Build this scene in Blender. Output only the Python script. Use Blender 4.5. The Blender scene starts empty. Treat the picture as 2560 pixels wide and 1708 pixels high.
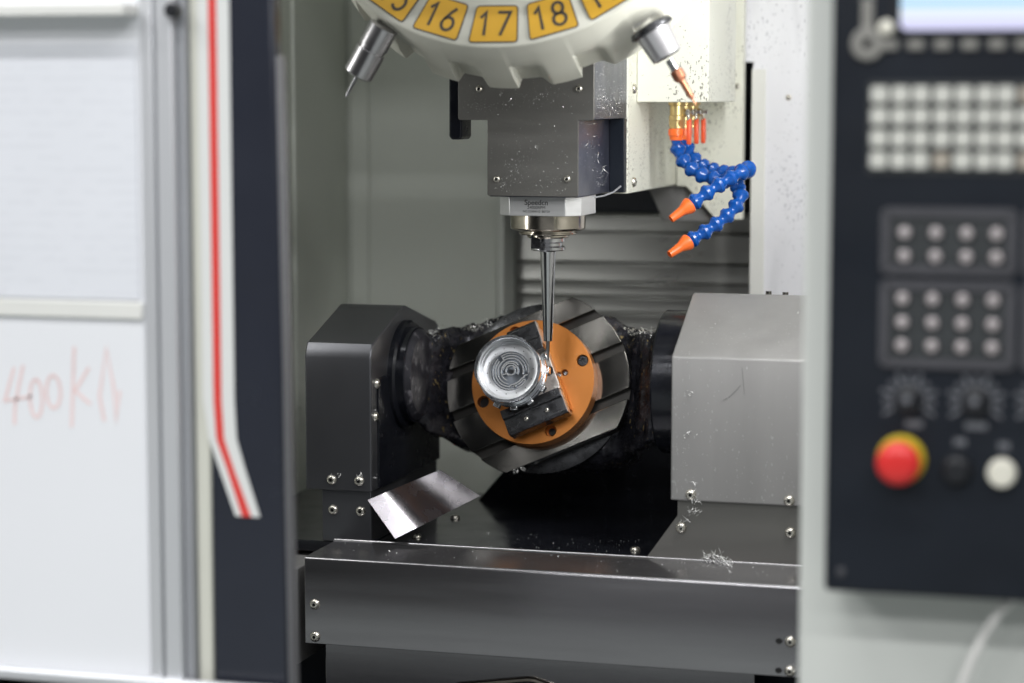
import bpy, bmesh, math, random
from mathutils import Vector, Matrix, noise
random.seed(7)
R = math.radians
scene = bpy.context.scene
COL = scene.collection
MM = 0.001

# ------------------------------------------------------------------ camera
# Axes: X along the machine table, Y into the machine, Z up; millimetres; the origin is the centre of the platter face.
YAW, PITCH = R(16.0), R(6.2)
cam_data = bpy.data.cameras.new("camera")
cam = bpy.data.objects.new("camera", cam_data)
COL.objects.link(cam)
cam.location = (0.8305, -3.0234, 0.3998)
cam.rotation_euler = (R(90) - PITCH, 0, YAW)
cam_data.lens = 80.0
cam_data.sensor_width = 36.0
cam_data.clip_end = 60.0
cam_data.clip_start = 0.05
cam_data.dof.use_dof = True
cam_data.dof.focus_distance = 3.03
cam_data.dof.aperture_fstop = 1.95
scene.camera = cam

# ------------------------------------------------------------------ world, lamps, exposure
world = bpy.data.worlds.new("World")
scene.world = world
world.use_nodes = True
bg = world.node_tree.nodes["Background"]
bg.inputs[0].default_value = (0.92, 0.95, 1.0, 1)
bg.inputs[1].default_value = 0.15
scene.view_settings.view_transform = 'Standard'
scene.view_settings.look = 'None'
scene.view_settings.exposure = 0.0
scene.view_settings.gamma = 1.0


def area(name, loc, target, sx, sy, power, color=(0.985, 0.99, 1.0)):
    d = bpy.data.lights.new(name, 'AREA')
    d.shape = 'RECTANGLE'
    d.size, d.size_y = sx, sy
    d.energy = power
    d.color = color
    o = bpy.data.objects.new(name, d)
    COL.objects.link(o)
    o.location = loc
    v = Vector(target) - Vector(loc)
    o.rotation_euler = v.to_track_quat('-Z', 'Y').to_euler()
    return o


# ceiling tubes of the workshop, in rows in front of and above the machine
for x, y, p in ((-1.9, -2.3, 25), (0.1, -2.3, 25), (2.0, -2.3, 25), (-1.9, -3.8, 34), (0.1, -3.8, 34), (2.0, -3.8, 34), (-1.9, -5.4, 44), (0.1, -5.4, 44), (2.0, -5.4, 44)):
    area("ceiling_tube_lamp", (x, y, 2.35), (x, y, 0), 1.5, 0.16, p)
for x in (-1.0, 0.8):
    area("ceiling_tube_lamp", (x, -0.95, 2.35), (x, -0.95, 0), 1.7, 0.16, 11)
# the machine's own work lamp, an upright tube inside the front right corner
area("corner_tube_lamp", (0.505, -0.40, 0.60), (0.0, 0.12, 0.45), 0.05, 0.55, 5.0, (1, 1, 1))


# weaker unseen tube, added in the front left corner for a highlight on the platter
area("corner_tube_lamp", (-0.462, -0.47, 0.36), (0.0, 0.0, 0.1), 0.05, 0.42, 0.8, (1, 1, 0.98))


# ------------------------------------------------------------------ materials
def mat(name, col, metal=0.0, rough=0.5, var=0.0, vscale=8.0, bump=0.0, bscale=120.0, rvar=0.0, stretch=None,
        specks=None, coat=0.0, emit=None, spec=None, blotch=None, aniso=0.0, arot=0.0):
    """specks=(colour, scale, threshold, zone scale); blotch=(colour, scale, low, high)"""
    m = bpy.data.materials.new(name)
    m.use_nodes = True
    nt = m.node_tree
    b = nt.nodes["Principled BSDF"]
    b.inputs["Base Color"].default_value = (*col, 1)
    b.inputs["Metallic"].default_value = metal
    b.inputs["Roughness"].default_value = rough
    if coat:
        b.inputs["Coat Weight"].default_value = coat
        b.inputs["Coat Roughness"].default_value = 0.08
    if spec is not None:
        b.inputs["Specular IOR Level"].default_value = spec
    if emit:
        b.inputs["Emission Color"].default_value = (*emit[0], 1)
        b.inputs["Emission Strength"].default_value = emit[1]
    if aniso:
        tg = nt.nodes.new("ShaderNodeTangent")
        tg.direction_type = 'RADIAL'
        tg.axis = 'Z'
        b.inputs["Anisotropic"].default_value = aniso
        b.inputs["Anisotropic Rotation"].default_value = arot
        nt.links.new(tg.outputs[0], b.inputs["Tangent"])
    tc = nt.nodes.new("ShaderNodeTexCoord")
    src = tc.outputs["Object"]
    if stretch:
        mp = nt.nodes.new("ShaderNodeMapping")
        mp.inputs["Scale"].default_value = stretch
        nt.links.new(src, mp.inputs["Vector"])
        src = mp.outputs["Vector"]

    def nz(scale, detail=3.0, vec=None):
        n = nt.nodes.new("ShaderNodeTexNoise")
        n.inputs["Scale"].default_value = scale
        n.inputs["Detail"].default_value = detail
        nt.links.new(vec or src, n.inputs["Vector"])
        return n.outputs["Fac"]

    def ramp(fac, lo, hi):
        r = nt.nodes.new("ShaderNodeMapRange")
        r.inputs["From Min"].default_value = lo
        r.inputs["From Max"].default_value = hi
        nt.links.new(fac, r.inputs["Value"])
        return r.outputs["Result"]

    def mix(fac, a, c2):
        x = nt.nodes.new("ShaderNodeMix")
        x.data_type = 'RGBA'
        nt.links.new(fac, x.inputs["Factor"])
        if isinstance(a, tuple):
            x.inputs["A"].default_value = (*a, 1)
        else:
            nt.links.new(a, x.inputs["A"])
        x.inputs["B"].default_value = (*c2, 1)
        return x.outputs["Result"]

    cur = None
    if var:
        cur = mix(ramp(nz(vscale), 0.3, 0.7), tuple(c * (1 - var) for c in col), tuple(min(1, c * (1 + var)) for c in col))
    if blotch:
        cur = mix(ramp(nz(blotch[1], 5.0), blotch[2], blotch[3]), cur or col, blotch[0])
    if specks:
        mp2 = nt.nodes.new("ShaderNodeMapping")
        mp2.inputs["Scale"].default_value = (1, 1, 0.55)
        nt.links.new(tc.outputs["Object"], mp2.inputs["Vector"])
        fine = nz(specks[1], 2.0, mp2.outputs["Vector"])
        zone = ramp(nz(specks[3], 4.0, mp2.outputs["Vector"]), 0.38, 0.72)
        mu = nt.nodes.new("ShaderNodeMath")
        mu.operation = 'MULTIPLY_ADD'
        nt.links.new(zone, mu.inputs[0])
        mu.inputs[1].default_value = -specks[2]
        mu.inputs[2].default_value = 0.76
        lt = nt.nodes.new("ShaderNodeMath")
        lt.operation = 'GREATER_THAN'
        nt.links.new(fine, lt.inputs[0])
        nt.links.new(mu.outputs[0], lt.inputs[1])
        cur = mix(lt.outputs[0], cur or col, specks[0])
    if cur is not None:
        nt.links.new(cur, b.inputs["Base Color"])
    if rvar:
        rr = nt.nodes.new("ShaderNodeMapRange")
        rr.inputs["From Min"].default_value = 0.3
        rr.inputs["From Max"].default_value = 0.7
        rr.inputs["To Min"].default_value = max(0.03, rough - rvar)
        rr.inputs["To Max"].default_value = min(1, rough + rvar)
        nt.links.new(nz(vscale * 1.7, 4.0), rr.inputs["Value"])
        nt.links.new(rr.outputs["Result"], b.inputs["Roughness"])
    if bump:
        bp = nt.nodes.new("ShaderNodeBump")
        bp.inputs["Strength"].default_value = bump
        bp.inputs["Distance"].default_value = 0.001
        nt.links.new(nz(bscale, 3.0), bp.inputs["Height"])
        nt.links.new(bp.outputs["Normal"], b.inputs["Normal"])
    return m


M = {}
M['white'] = mat("white_paint", (0.78, 0.78, 0.74), 0, 0.38, 0.03, 5, 0.05, 300, 0.06)
M['speckled'] = mat("speckled_white_paint", (0.82, 0.82, 0.855), 0, 0.42, 0.03, 5, 0.05, 300, 0.08, specks=((0.42, 0.42, 0.46), 300, 0.22, 9), stretch=(5, 5, 0.9), blotch=((0.70, 0.70, 0.73), 4, 0.56, 0.72))
M['creamspeck'] = mat("speckled_cream_paint", (0.80, 0.80, 0.70), 0, 0.4, 0.03, 5, 0.05, 300, 0.08, specks=((0.22, 0.21, 0.17), 380, 0.24, 13))
M['drum'] = mat("ivory_enamel", (0.55, 0.545, 0.475), 0, 0.36, 0.05, 9, 0.04, 200, 0.06, blotch=((0.50, 0.49, 0.42), 14, 0.62, 0.8))
M['wall'] = mat("grey_green_paint", (0.67, 0.695, 0.64), 0, 0.40, 0.03, 3, 0.05, 160, 0.08, blotch=((0.61, 0.63, 0.58), 5, 0.55, 0.8), stretch=(1, 1, 0.5))
M['front'] = mat("grey_white_paint", (0.68, 0.70, 0.66), 0, 0.45, 0.02, 4, 0.05, 300)
M['navy'] = mat("navy_gloss_panel", (0.020, 0.023, 0.034), 0, 0.24, 0.1, 6, 0.02, 60, 0.06)
M['navymatt'] = mat("navy_matt_panel", (0.009, 0.012, 0.018), 0, 0.42, 0.15, 10, 0.05, 400, 0.05, spec=0.28)
M['cover'] = mat("grey_sheet_steel", (0.275, 0.27, 0.265), 0.40, 0.48, 0.04, 5, 0.03, 220, 0.06, stretch=(5, 5, 0.8), blotch=((0.25, 0.245, 0.24), 4, 0.5, 0.75), specks=((0.36, 0.36, 0.355), 300, 0.12, 7))
M['spindlecover'] = mat("taupe_cover_steel", (0.17, 0.166, 0.155), 0.6, 0.40, 0.05, 5, 0.03, 220, 0.06, stretch=(1, 1, 5))
M['beam'] = mat("brushed_sheet_steel", (0.30, 0.295, 0.305), 0.9, 0.22, 0.05, 3, 0.03, 150, 0.05, stretch=(0.6, 1, 9))
M['darkcover'] = mat("dark_sheet_steel", (0.118, 0.12, 0.13), 0.75, 0.33, 0.05, 5, 0.03, 200, 0.05)
M['navysteel'] = mat("blue_black_steel", (0.075, 0.08, 0.115), 0.7, 0.35, 0.2, 12, 0.1, 150, 0.08)
M['blackfloor'] = mat("wet_black_plate", (0.012, 0.013, 0.017), 0.2, 0.16, 0.2, 9, 0.05, 60, 0.08)
M['blackiron'] = mat("black_oiled_iron", (0.012, 0.013, 0.018), 0.3, 0.21, 0.2, 30, 0.12, 160, 0.08)
M['grime'] = mat("oily_grime", (0.026, 0.026, 0.033), 0.45, 0.27, 0.5, 60, 0.9, 130, 0.15, blotch=((0.17, 0.16, 0.17), 22, 0.55, 0.78), specks=((0.30, 0.23, 0.11), 180, 0.17, 26))
M['platter'] = mat("ground_steel", (0.25, 0.24, 0.22), 1.0, 0.17, 0.06, 14, 0.02, 120, 0.03, blotch=((0.22, 0.21, 0.20), 10, 0.5, 0.75), aniso=0.9)
M['slot'] = mat("dark_slot_steel", (0.05, 0.048, 0.045), 0.8, 0.4)
M['orange'] = mat("copper_orange_anodising", (0.58, 0.21, 0.045), 0.55, 0.33, 0.05, 16, 0.02, 300, 0.06, blotch=((0.58, 0.225, 0.055), 12, 0.55, 0.8))
M['jaw'] = mat("blackened_steel", (0.065, 0.066, 0.07), 0.8, 0.28, 0.25, 40, 0.05, 200, 0.1)
M['silver'] = mat("speckled_ground_steel", (0.62, 0.59, 0.56), 0.9, 0.42, 0.15, 220, 0.15, 500, 0.1)
M['alu'] = mat("milled_aluminium", (0.82, 0.83, 0.84), 1.0, 0.20, 0.05, 60, 0.03, 300, 0.08)
M['aluturn'] = mat("turned_aluminium", (0.66, 0.67, 0.69), 1.0, 0.26, 0.04, 60, 0, 300, 0.04, aniso=0.7)
M['alushade'] = mat("shaded_aluminium", (0.17, 0.185, 0.21), 0.95, 0.34, 0.1, 60, 0.03, 300, 0.05, aniso=0.6)  # pocket floor: shade between the ribs put into a darker base colour
M['alurim'] = mat("polished_aluminium", (0.76, 0.78, 0.82), 1.0, 0.20, 0.04, 60, 0, 300, 0.04)
M['alumatte'] = mat("matte_turned_aluminium", (0.60, 0.61, 0.63), 0.9, 0.33, 0.03, 60, 0, 300, 0.05, aniso=0.6)
M['rib'] = mat("lit_rib_aluminium", (0.92, 0.93, 0.94), 0.75, 0.22, 0.02, 60)  # ribs: light caught on their tops put into a paler base colour
M['mottled'] = mat("mottled_worn_coating", (0.030, 0.030, 0.038), 0.3, 0.4, 0.3, 40, 0.3, 160, 0.1, blotch=((0.22, 0.21, 0.23), 60, 0.56, 0.70))
M['chrome'] = mat("polished_steel", (0.66, 0.66, 0.67), 1.0, 0.19, 0.04, 30, 0, 1, 0.04)
M['dullsteel'] = mat("dull_ground_steel", (0.52, 0.51, 0.52), 1.0, 0.31, 0.08, 30)
M['satin'] = mat("satin_steel", (0.70, 0.69, 0.71), 0.85, 0.30, 0.05, 30)
M['warmsteel'] = mat("warm_ground_steel", (0.55, 0.50, 0.42), 1.0, 0.2, 0.06, 30, 0, 1, 0.05)
M['brushedlabel'] = mat("brushed_aluminium", (0.72, 0.72, 0.72), 0.7, 0.34, 0.05, 8, 0.03, 300, 0.05, stretch=(1, 1, 14))
M['screw'] = mat("nickel_screw", (0.68, 0.65, 0.58), 0.95, 0.27, 0.06, 80, 0.02, 300, 0.08)
M['socket'] = mat("socket_dark", (0.03, 0.03, 0.03), 0.5, 0.5)
M['mirror'] = mat("bright_sheet_steel", (0.31, 0.295, 0.32), 0.95, 0.27, 0.03, 20, 0.02, 200, 0.05)
M['slat'] = mat("way_cover_steel", (0.36, 0.36, 0.345), 0.9, 0.32, 0.08, 3, 0.03, 90, 0.06, stretch=(1, 1, 4))
M['brass'] = mat("brass", (0.66, 0.50, 0.23), 0.9, 0.40, 0.06, 60, 0.05, 300, 0.06)
M['blue'] = mat("blue_plastic", (0.006, 0.080, 0.36), 0, 0.22, 0.06, 50, 0, 1, 0.05)
M['orangeplastic'] = mat("orange_plastic", (0.92, 0.17, 0.03), 0, 0.32, 0.04, 50, 0, 1, 0.05)
M['redvinyl'] = mat("orange_red_vinyl", (0.85, 0.11, 0.035), 0, 0.36, 0.05, 50)
M['yellow'] = mat("yellow_plate", (0.56, 0.31, 0.015), 0, 0.42, 0.06, 25, 0.02, 200, blotch=((0.55, 0.30, 0.03), 30, 0.62, 0.8))
M['ink'] = mat("dark_ink", (0.035, 0.028, 0.02), 0, 0.5)
M['threadgrey'] = mat("grey_thread", (0.13, 0.13, 0.13), 0, 0.6)
M['etch'] = mat("etched_print", (0.02, 0.02, 0.02), 0.2, 0.5)
M['copper'] = mat("copper_coated_carbide", (0.52, 0.22, 0.13), 0.85, 0.3, 0.08, 60)
M['carbide'] = mat("grey_carbide", (0.30, 0.30, 0.31), 1.0, 0.28)
M['dooracryl'] = mat("white_door_panel", (0.84, 0.85, 0.875), 0, 0.22, 0.015, 3, 0.0)
M['aluprofile'] = mat("anodised_aluminium", (0.74, 0.75, 0.77), 0.55, 0.36, 0.03, 4, 0.02, 200)
M['greyprofile'] = mat("dull_grey_gasket", (0.33, 0.34, 0.36), 0.2, 0.5, 0.05, 5)
M['seal'] = mat("dark_seal_lip", (0.19, 0.19, 0.20), 0.2, 0.4, 0.05, 5)
M['cream'] = mat("cream_paint", (0.66, 0.66, 0.58), 0, 0.4, 0.03, 4)
M['stripewhite'] = mat("white_stripe", (0.74, 0.75, 0.73), 0, 0.4)
M['stripered'] = mat("red_stripe", (0.72, 0.055, 0.045), 0, 0.4)
M['marker'] = mat("faded_red_marker", (0.86, 0.67, 0.655), 0, 0.4, 0.08, 20)
M['key'] = mat("ivory_key", (0.60, 0.60, 0.55), 0, 0.45, 0.03, 30)
M['keybeige'] = mat("beige_key", (0.40, 0.36, 0.30), 0, 0.45, 0.03, 30)
M['keygrey'] = mat("grey_softkey", (0.24, 0.235, 0.215), 0, 0.45, 0.03, 30)
M['bezel'] = mat("charcoal_bezel", (0.062, 0.062, 0.070), 0, 0.45, 0.08, 30)
M['membrane'] = mat("dark_membrane", (0.030, 0.034, 0.036), 0, 0.5, 0.1, 30)
M['cap'] = mat("pale_button_cap", (0.46, 0.42, 0.42), 0.1, 0.35, 0.1, 30)
M['red'] = mat("red_mushroom", (0.70, 0.030, 0.028), 0, 0.32, 0.03, 20)
M['yellowring'] = mat("yellow_collar", (0.55, 0.42, 0.02), 0, 0.4)
M['whitecap'] = mat("ivory_button", (0.74, 0.72, 0.62), 0, 0.35)
M['blackknob'] = mat("black_knob", (0.012, 0.013, 0.016), 0, 0.35)
M['greyprint'] = mat("grey_print", (0.14, 0.145, 0.16), 0, 0.5)
M['cable'] = mat("white_cable_sheath", (0.72, 0.71, 0.68), 0, 0.4)
M['chip'] = mat("aluminium_swarf", (0.92, 0.92, 0.90), 0.45, 0.25)
M['chipw'] = mat("dull_swarf", (0.62, 0.61, 0.55), 0.5, 0.4, 0.2, 200)


def paper_material():
    m = mat("printed_paper", (0.765, 0.78, 0.82), 0, 0.6, 0.02, 6)
    nt = m.node_tree
    b = nt.nodes["Principled BSDF"]
    old = b.inputs["Base Color"].links[0].from_socket
    tc = nt.nodes.new("ShaderNodeTexCoord")
    w = nt.nodes.new("ShaderNodeTexWave")          # rows of print
    w.bands_direction = 'Z'
    w.inputs["Scale"].default_value = 26
    nt.links.new(tc.outputs["Object"], w.inputs["Vector"])
    mp = nt.nodes.new("ShaderNodeMapping")
    mp.inputs["Scale"].default_value = (30, 1, 90)
    nt.links.new(tc.outputs["Object"], mp.inputs["Vector"])
    n = nt.nodes.new("ShaderNodeTexNoise")
    n.inputs["Scale"].default_value = 1.0
    nt.links.new(mp.outputs["Vector"], n.inputs["Vector"])
    g = nt.nodes.new("ShaderNodeMath"); g.operation = 'GREATER_THAN'; g.inputs[1].default_value = 0.6
    nt.links.new(w.outputs["Fac"], g.inputs[0])
    h = nt.nodes.new("ShaderNodeMath"); h.operation = 'GREATER_THAN'; h.inputs[1].default_value = 0.5
    nt.links.new(n.outputs["Fac"], h.inputs[0])
    a = nt.nodes.new("ShaderNodeMath"); a.operation = 'MULTIPLY'
    nt.links.new(g.outputs[0], a.inputs[0]); nt.links.new(h.outputs[0], a.inputs[1])
    a2 = nt.nodes.new("ShaderNodeMath"); a2.operation = 'MULTIPLY'; a2.inputs[1].default_value = 0.06
    nt.links.new(a.outputs[0], a2.inputs[0])
    x = nt.nodes.new("ShaderNodeMix"); x.data_type = 'RGBA'
    nt.links.new(a2.outputs[0], x.inputs["Factor"])
    nt.links.new(old, x.inputs["A"])
    x.inputs["B"].default_value = (0.35, 0.36, 0.40, 1)
    nt.links.new(x.outputs["Result"], b.inputs["Base Color"])
    return m


def screen_material():
    m = bpy.data.materials.new("lit_screen")
    m.use_nodes = True
    nt = m.node_tree
    b = nt.nodes["Principled BSDF"]
    b.inputs["Base Color"].default_value = (0.02, 0.02, 0.02, 1)
    tc = nt.nodes.new("ShaderNodeTexCoord")
    sp = nt.nodes.new("ShaderNodeSeparateXYZ")
    nt.links.new(tc.outputs["Generated"], sp.inputs[0])
    r = nt.nodes.new("ShaderNodeValToRGB")
    r.color_ramp.interpolation = 'CONSTANT'
    els = r.color_ramp.elements
    els[0].position = 0.0; els[0].color = (0.72, 0.72, 1.0, 1)
    els[1].position = 0.055; els[1].color = (0.80, 0.88, 1.0, 1)
    for p, c in ((0.125, (0.45, 0.75, 1.0, 1)), (0.165, (0.80, 0.88, 1.0, 1)), (0.20, (0.15, 0.22, 0.85, 1)), (0.24, (0.7, 0.8, 1, 1))):
        e = els.new(p); e.color = c
    nt.links.new(sp.outputs["Z"], r.inputs[0])
    nt.links.new(r.outputs[0], b.inputs["Emission Color"])
    b.inputs["Emission Strength"].default_value = 1.0
    return m


M['paper'] = paper_material()
M['screen'] = screen_material()


# ------------------------------------------------------------------ mesh tools (all in millimetres)
class MB:
    def __init__(s):
        s.v, s.f, s.m = [], [], []

    def add(s, vs, fs, T=None, mi=0):
        o = len(s.v)
        for p in vs:
            p = Vector(p)
            s.v.append(T @ p if T else p)
        for f in fs:
            s.f.append(tuple(i + o for i in f)); s.m.append(mi)
        return s

    def box(s, x0, x1, y0, y1, z0, z1, T=None, mi=0):
        return s.add([(x0, y0, z0), (x1, y0, z0), (x1, y1, z0), (x0, y1, z0), (x0, y0, z1), (x1, y0, z1), (x1, y1, z1), (x0, y1, z1)],
                     [(0, 3, 2, 1), (4, 5, 6, 7), (0, 1, 5, 4), (1, 2, 6, 5), (2, 3, 7, 6), (3, 0, 4, 7)], T, mi)

    def prism(s, poly, axis, a, b, T=None, mi=0):
        """axis x: poly is (y,z); y: (x,z); z: (x,y)"""
        def P(p, h):
            return {'x': (h, p[0], p[1]), 'y': (p[0], h, p[1]), 'z': (p[0], p[1], h)}[axis]
        ar = sum(poly[i][0] * poly[(i + 1) % len(poly)][1] - poly[(i + 1) % len(poly)][0] * poly[i][1] for i in range(len(poly)))
        if (ar < 0) != (axis == 'y'):
            poly = poly[::-1]
        if a > b:
            a, b = b, a
        n = len(poly)
        vs = [P(p, a) for p in poly] + [P(p, b) for p in poly]
        fs = [tuple(range(n))[::-1], tuple(range(n, 2 * n))] + [(i, (i + 1) % n, n + (i + 1) % n, n + i) for i in range(n)]
        return s.add(vs, fs, T, mi)

    def lathe(s, prof, T=None, n=48, cap0=True, cap1=True, mi=0, rfun=None):
        """prof: (radius, height) going up local z"""
        vs, fs = [], []
        for (r, h) in prof:
            for k in range(n):
                a = 2 * math.pi * k / n
                rr = rfun(r, h, a) if rfun else r
                vs.append((rr * math.cos(a), rr * math.sin(a), h))
        for j in range(len(prof) - 1):
            for k in range(n):
                k2 = (k + 1) % n
                fs.append((j * n + k, j * n + k2, (j + 1) * n + k2, (j + 1) * n + k))
        if cap0: fs.append(tuple(range(n))[::-1])
        if cap1: fs.append(tuple(range((len(prof) - 1) * n, len(prof) * n)))
        return s.add(vs, fs, T, mi)

    def tube(s, path, r, n=12, caps=True, T=None, mi=0):
        path = [Vector(p) for p in path]
        vs, fs = [], []
        up = None
        for i, p in enumerate(path):
            d = (path[min(i + 1, len(path) - 1)] - path[max(i - 1, 0)]).normalized()
            if up is None:
                up = d.orthogonal().normalized()
            up = (up - d * up.dot(d)).normalized()
            w = d.cross(up)
            rr = r[i] if isinstance(r, (list, tuple)) else r
            for k in range(n):
                a = 2 * math.pi * k / n
                vs.append(p + up * rr * math.cos(a) + w * rr * math.sin(a))
        for i in range(len(path) - 1):
            for k in range(n):
                k2 = (k + 1) % n
                fs.append((i * n + k, i * n + k2, (i + 1) * n + k2, (i + 1) * n + k))
        if caps:
            fs.append(tuple(range(n))[::-1]); fs.append(tuple(range((len(path) - 1) * n, len(path) * n)))
        return s.add(vs, fs, T, mi)

    def ribbon(s, pts, w, h0, h1, T=None, closed=False, mi=0):
        """flat stroke of width w along 2D pts, raised from h0 to h1 (local z)"""
        P = [Vector((p[0], p[1])) for p in pts]
        n = len(P)
        L, Rr = [], []
        for i in range(n):
            if closed:
                a, b = P[(i - 1) % n], P[(i + 1) % n]
                d0, d1 = (P[i] - a), (b - P[i])
            else:
                d0 = P[i] - P[i - 1] if i else P[1] - P[0]
                d1 = P[i + 1] - P[i] if i < n - 1 else d0
            d0 = d0.normalized(); d1 = d1.normalized()
            t = (d0 + d1)
            t = t.normalized() if t.length > 1e-6 else d1
            nn = Vector((-t.y, t.x))
            c = max(0.5, abs(t.dot(d1)))
            L.append(P[i] + nn * w / 2 / c); Rr.append(P[i] - nn * w / 2 / c)
        vs, fs = [], []
        for l, r_ in zip(L, Rr):
            vs += [(l.x, l.y, h1), (r_.x, r_.y, h1), (r_.x, r_.y, h0), (l.x, l.y, h0)]
        rng = range(n if closed else n - 1)
        for i in rng:
            a, b = i * 4, ((i + 1) % n) * 4
            for q in range(4):
                q2 = (q + 1) % 4
                fs.append((a + q, a + q2, b + q2, b + q))
        if not closed:
            fs.append((0, 3, 2, 1)); e = (n - 1) * 4; fs.append((e, e + 1, e + 2, e + 3))
        return s.add(vs, fs, T, mi)

    def mesh(s, name, mats, origin=(0, 0, 0), sharp=32, fix=True):
        me = bpy.data.meshes.new(name)
        o = Vector(origin)
        me.from_pydata([tuple((p - o) * MM) for p in s.v], [], s.f)
        for mm in (mats if isinstance(mats, (list, tuple)) else [mats]):
            me.materials.append(mm)
        me.polygons.foreach_set("material_index", s.m)
        if fix:
            b = bmesh.new(); b.from_mesh(me)
            bmesh.ops.recalc_face_normals(b, faces=b.faces)
            b.to_mesh(me); b.free()
        me.polygons.foreach_set("use_smooth", [True] * len(me.polygons))
        me.set_sharp_from_angle(angle=R(sharp))
        me.update()
        return me


ORG = {}


def thing(name, label, cat, loc=(0, 0, 0), group=None):
    o = bpy.data.objects.new(name, None)
    o.empty_display_size = 0.02
    COL.objects.link(o)
    o.location = Vector(loc) * MM
    ORG[o.name] = Vector(loc)
    o['label'] = label; o['category'] = cat
    if group: o['group'] = group
    return o


def bevel(o, w, seg=2, ang=40):
    b = o.modifiers.new("bevel", 'BEVEL')
    b.width = w * MM; b.segments = seg; b.limit_method = 'ANGLE'; b.angle_limit = R(ang)
    b.harden_normals = False
    return o


def part(name, mb, m, parent=None, bev=0, seg=2, label=None, kind=None, sharp=32, fix=True):
    org = ORG[parent.name] if parent else Vector((0, 0, 0))
    o = bpy.data.objects.new(name, mb.mesh(name, m, org, sharp, fix))
    COL.objects.link(o)
    if parent: o.parent = parent
    ORG[o.name] = org
    if bev: bevel(o, bev, seg)
    if label: o['label'] = label
    if kind: o['kind'] = kind
    return o


def single(name, mb, m, label, cat, base, bev=0, group=None, kind=None, sharp=32, seg=2):
    """a thing that is one mesh"""
    o = bpy.data.objects.new(name, mb.mesh(name, m, base, sharp))
    COL.objects.link(o)
    o.location = Vector(base) * MM
    ORG[o.name] = Vector(base)
    if label: o['label'] = label
    if cat: o['category'] = cat
    if group: o['group'] = group
    if kind: o['kind'] = kind
    if bev: bevel(o, bev, seg)
    return o


def inst(name, me, parent, T):
    """a part that shares mesh data; T is its world matrix in millimetres"""
    o = bpy.data.objects.new(name, me)
    COL.objects.link(o)
    org = ORG[parent.name] if parent else Vector((0, 0, 0))
    if parent: o.parent = parent
    loc, rot, sca = T.decompose()
    o.matrix_basis = Matrix.LocRotScale((loc - org) * MM, rot, sca)
    ORG[o.name] = org
    return o


def frame(origin, x, y, z):
    m = Matrix.Identity(4)
    for i, a in enumerate((x, y, z)):
        a = Vector(a)
        m[0][i], m[1][i], m[2][i] = a.x, a.y, a.z
    o = Vector(origin)
    m[0][3], m[1][3], m[2][3] = o.x, o.y, o.z
    return m


def look(origin, z, up=(0, 0, 1)):
    z = Vector(z).normalized()
    x = Vector(up).cross(z)
    if x.length < 1e-4: x = Vector((1, 0, 0))
    x.normalize()
    return frame(origin, x, z.cross(x), z)


def screw_mesh(name, r, h, n=24):
    mb = MB()
    rs = r * 0.36
    prof = [(r, 0), (r, h * 0.22), (r * 0.93, h * 0.5), (r * 0.78, h * 0.8), (r * 0.6, h * 0.97), (r * 0.5, h)]
    mb.lathe(prof, n=n, cap0=False, cap1=False)

    def hexr(a):
        k = (a % (math.pi / 3)) - math.pi / 6
        return rs * math.cos(math.pi / 6) / math.cos(k)
    for hh in (h, h * 0.35):
        mb.add([(hexr(2 * math.pi * k / n) * math.cos(2 * math.pi * k / n), hexr(2 * math.pi * k / n) * math.sin(2 * math.pi * k / n), hh) for k in range(n)], [])
    o5, o6, o7 = 5 * n, 6 * n, 7 * n
    for k in range(n):
        k2 = (k + 1) % n
        mb.f.append((o5 + k, o5 + k2, o6 + k2, o6 + k)); mb.m.append(0)
        mb.f.append((o6 + k, o6 + k2, o7 + k2, o7 + k)); mb.m.append(1)
    mb.f.append(tuple(range(o7, o7 + n))); mb.m.append(1)
    return mb.mesh(name, [M['screw'], M['socket']], fix=False, sharp=40)


SCREW = screw_mesh("button_head_screw", 7.0, 5.0)
SCREW_S = screw_mesh("small_button_head_screw", 4.6, 3.4)
SCREW_XS = screw_mesh("tiny_cap_screw", 3.4, 2.4)


def screw(parent, p, z, me=None, spin=None):
    T = look(p, z, (0.1, 0.05, 1)) @ Matrix.Rotation(random.random() * 6 if spin is None else spin, 4, 'Z')
    return inst("screw", me or SCREW, parent, T)


def chips(name, label, patches, group=None, material='chip'):
    """scattered swarf: patches = (origin, u, v, normal, count, smin, smax, [cluster centres])"""
    mb = MB()
    for (o, u, v, nrm, cnt, s0, s1, cl) in patches:
        o, u, v, nrm = Vector(o), Vector(u), Vector(v), Vector(nrm).normalized()
        for _ in range(cnt):
            if cl and random.random() < 0.7:
                c = random.choice(cl)
                a = c[0] + random.gauss(0, c[2]); b = c[1] + random.gauss(0, c[2])
                if not (0 <= a <= 1 and 0 <= b <= 1): continue
            else:
                a, b = random.random(), random.random()
            p = o + u * a + v * b
            ud = u.normalized(); vd = nrm.cross(ud)
            th = random.random() * 6.28
            d = ud * math.cos(th) + vd * math.sin(th)
            e = nrm.cross(d)
            s_ = 0.85 * (s0 + (s1 - s0) * random.random() ** 2.5)
            if random.random() < 0.06: s_ *= 1.8
            w = s_ * (0.3 + 0.4 * random.random())
            lift = s_ * (0.3 + 0.5 * random.random())
            q = [p - d * s_ * .5 - e * w * .5 + nrm * .15, p + d * s_ * .5 - e * w * .3 + nrm * (.15 + lift * .6),
                 p + d * s_ * .4 + e * w * .5 + nrm * (.15 + lift), p - d * s_ * .4 + e * w * .4 + nrm * .3, p + nrm * (lift * .8 + .3)]
            mb.add(q, [(0, 1, 4), (1, 2, 4), (2, 3, 4), (3, 0, 4)])
    ob = single(name, mb, M[material], label, "swarf", patches[0][0], kind="stuff", group=group, sharp=10)
    return ob


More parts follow.
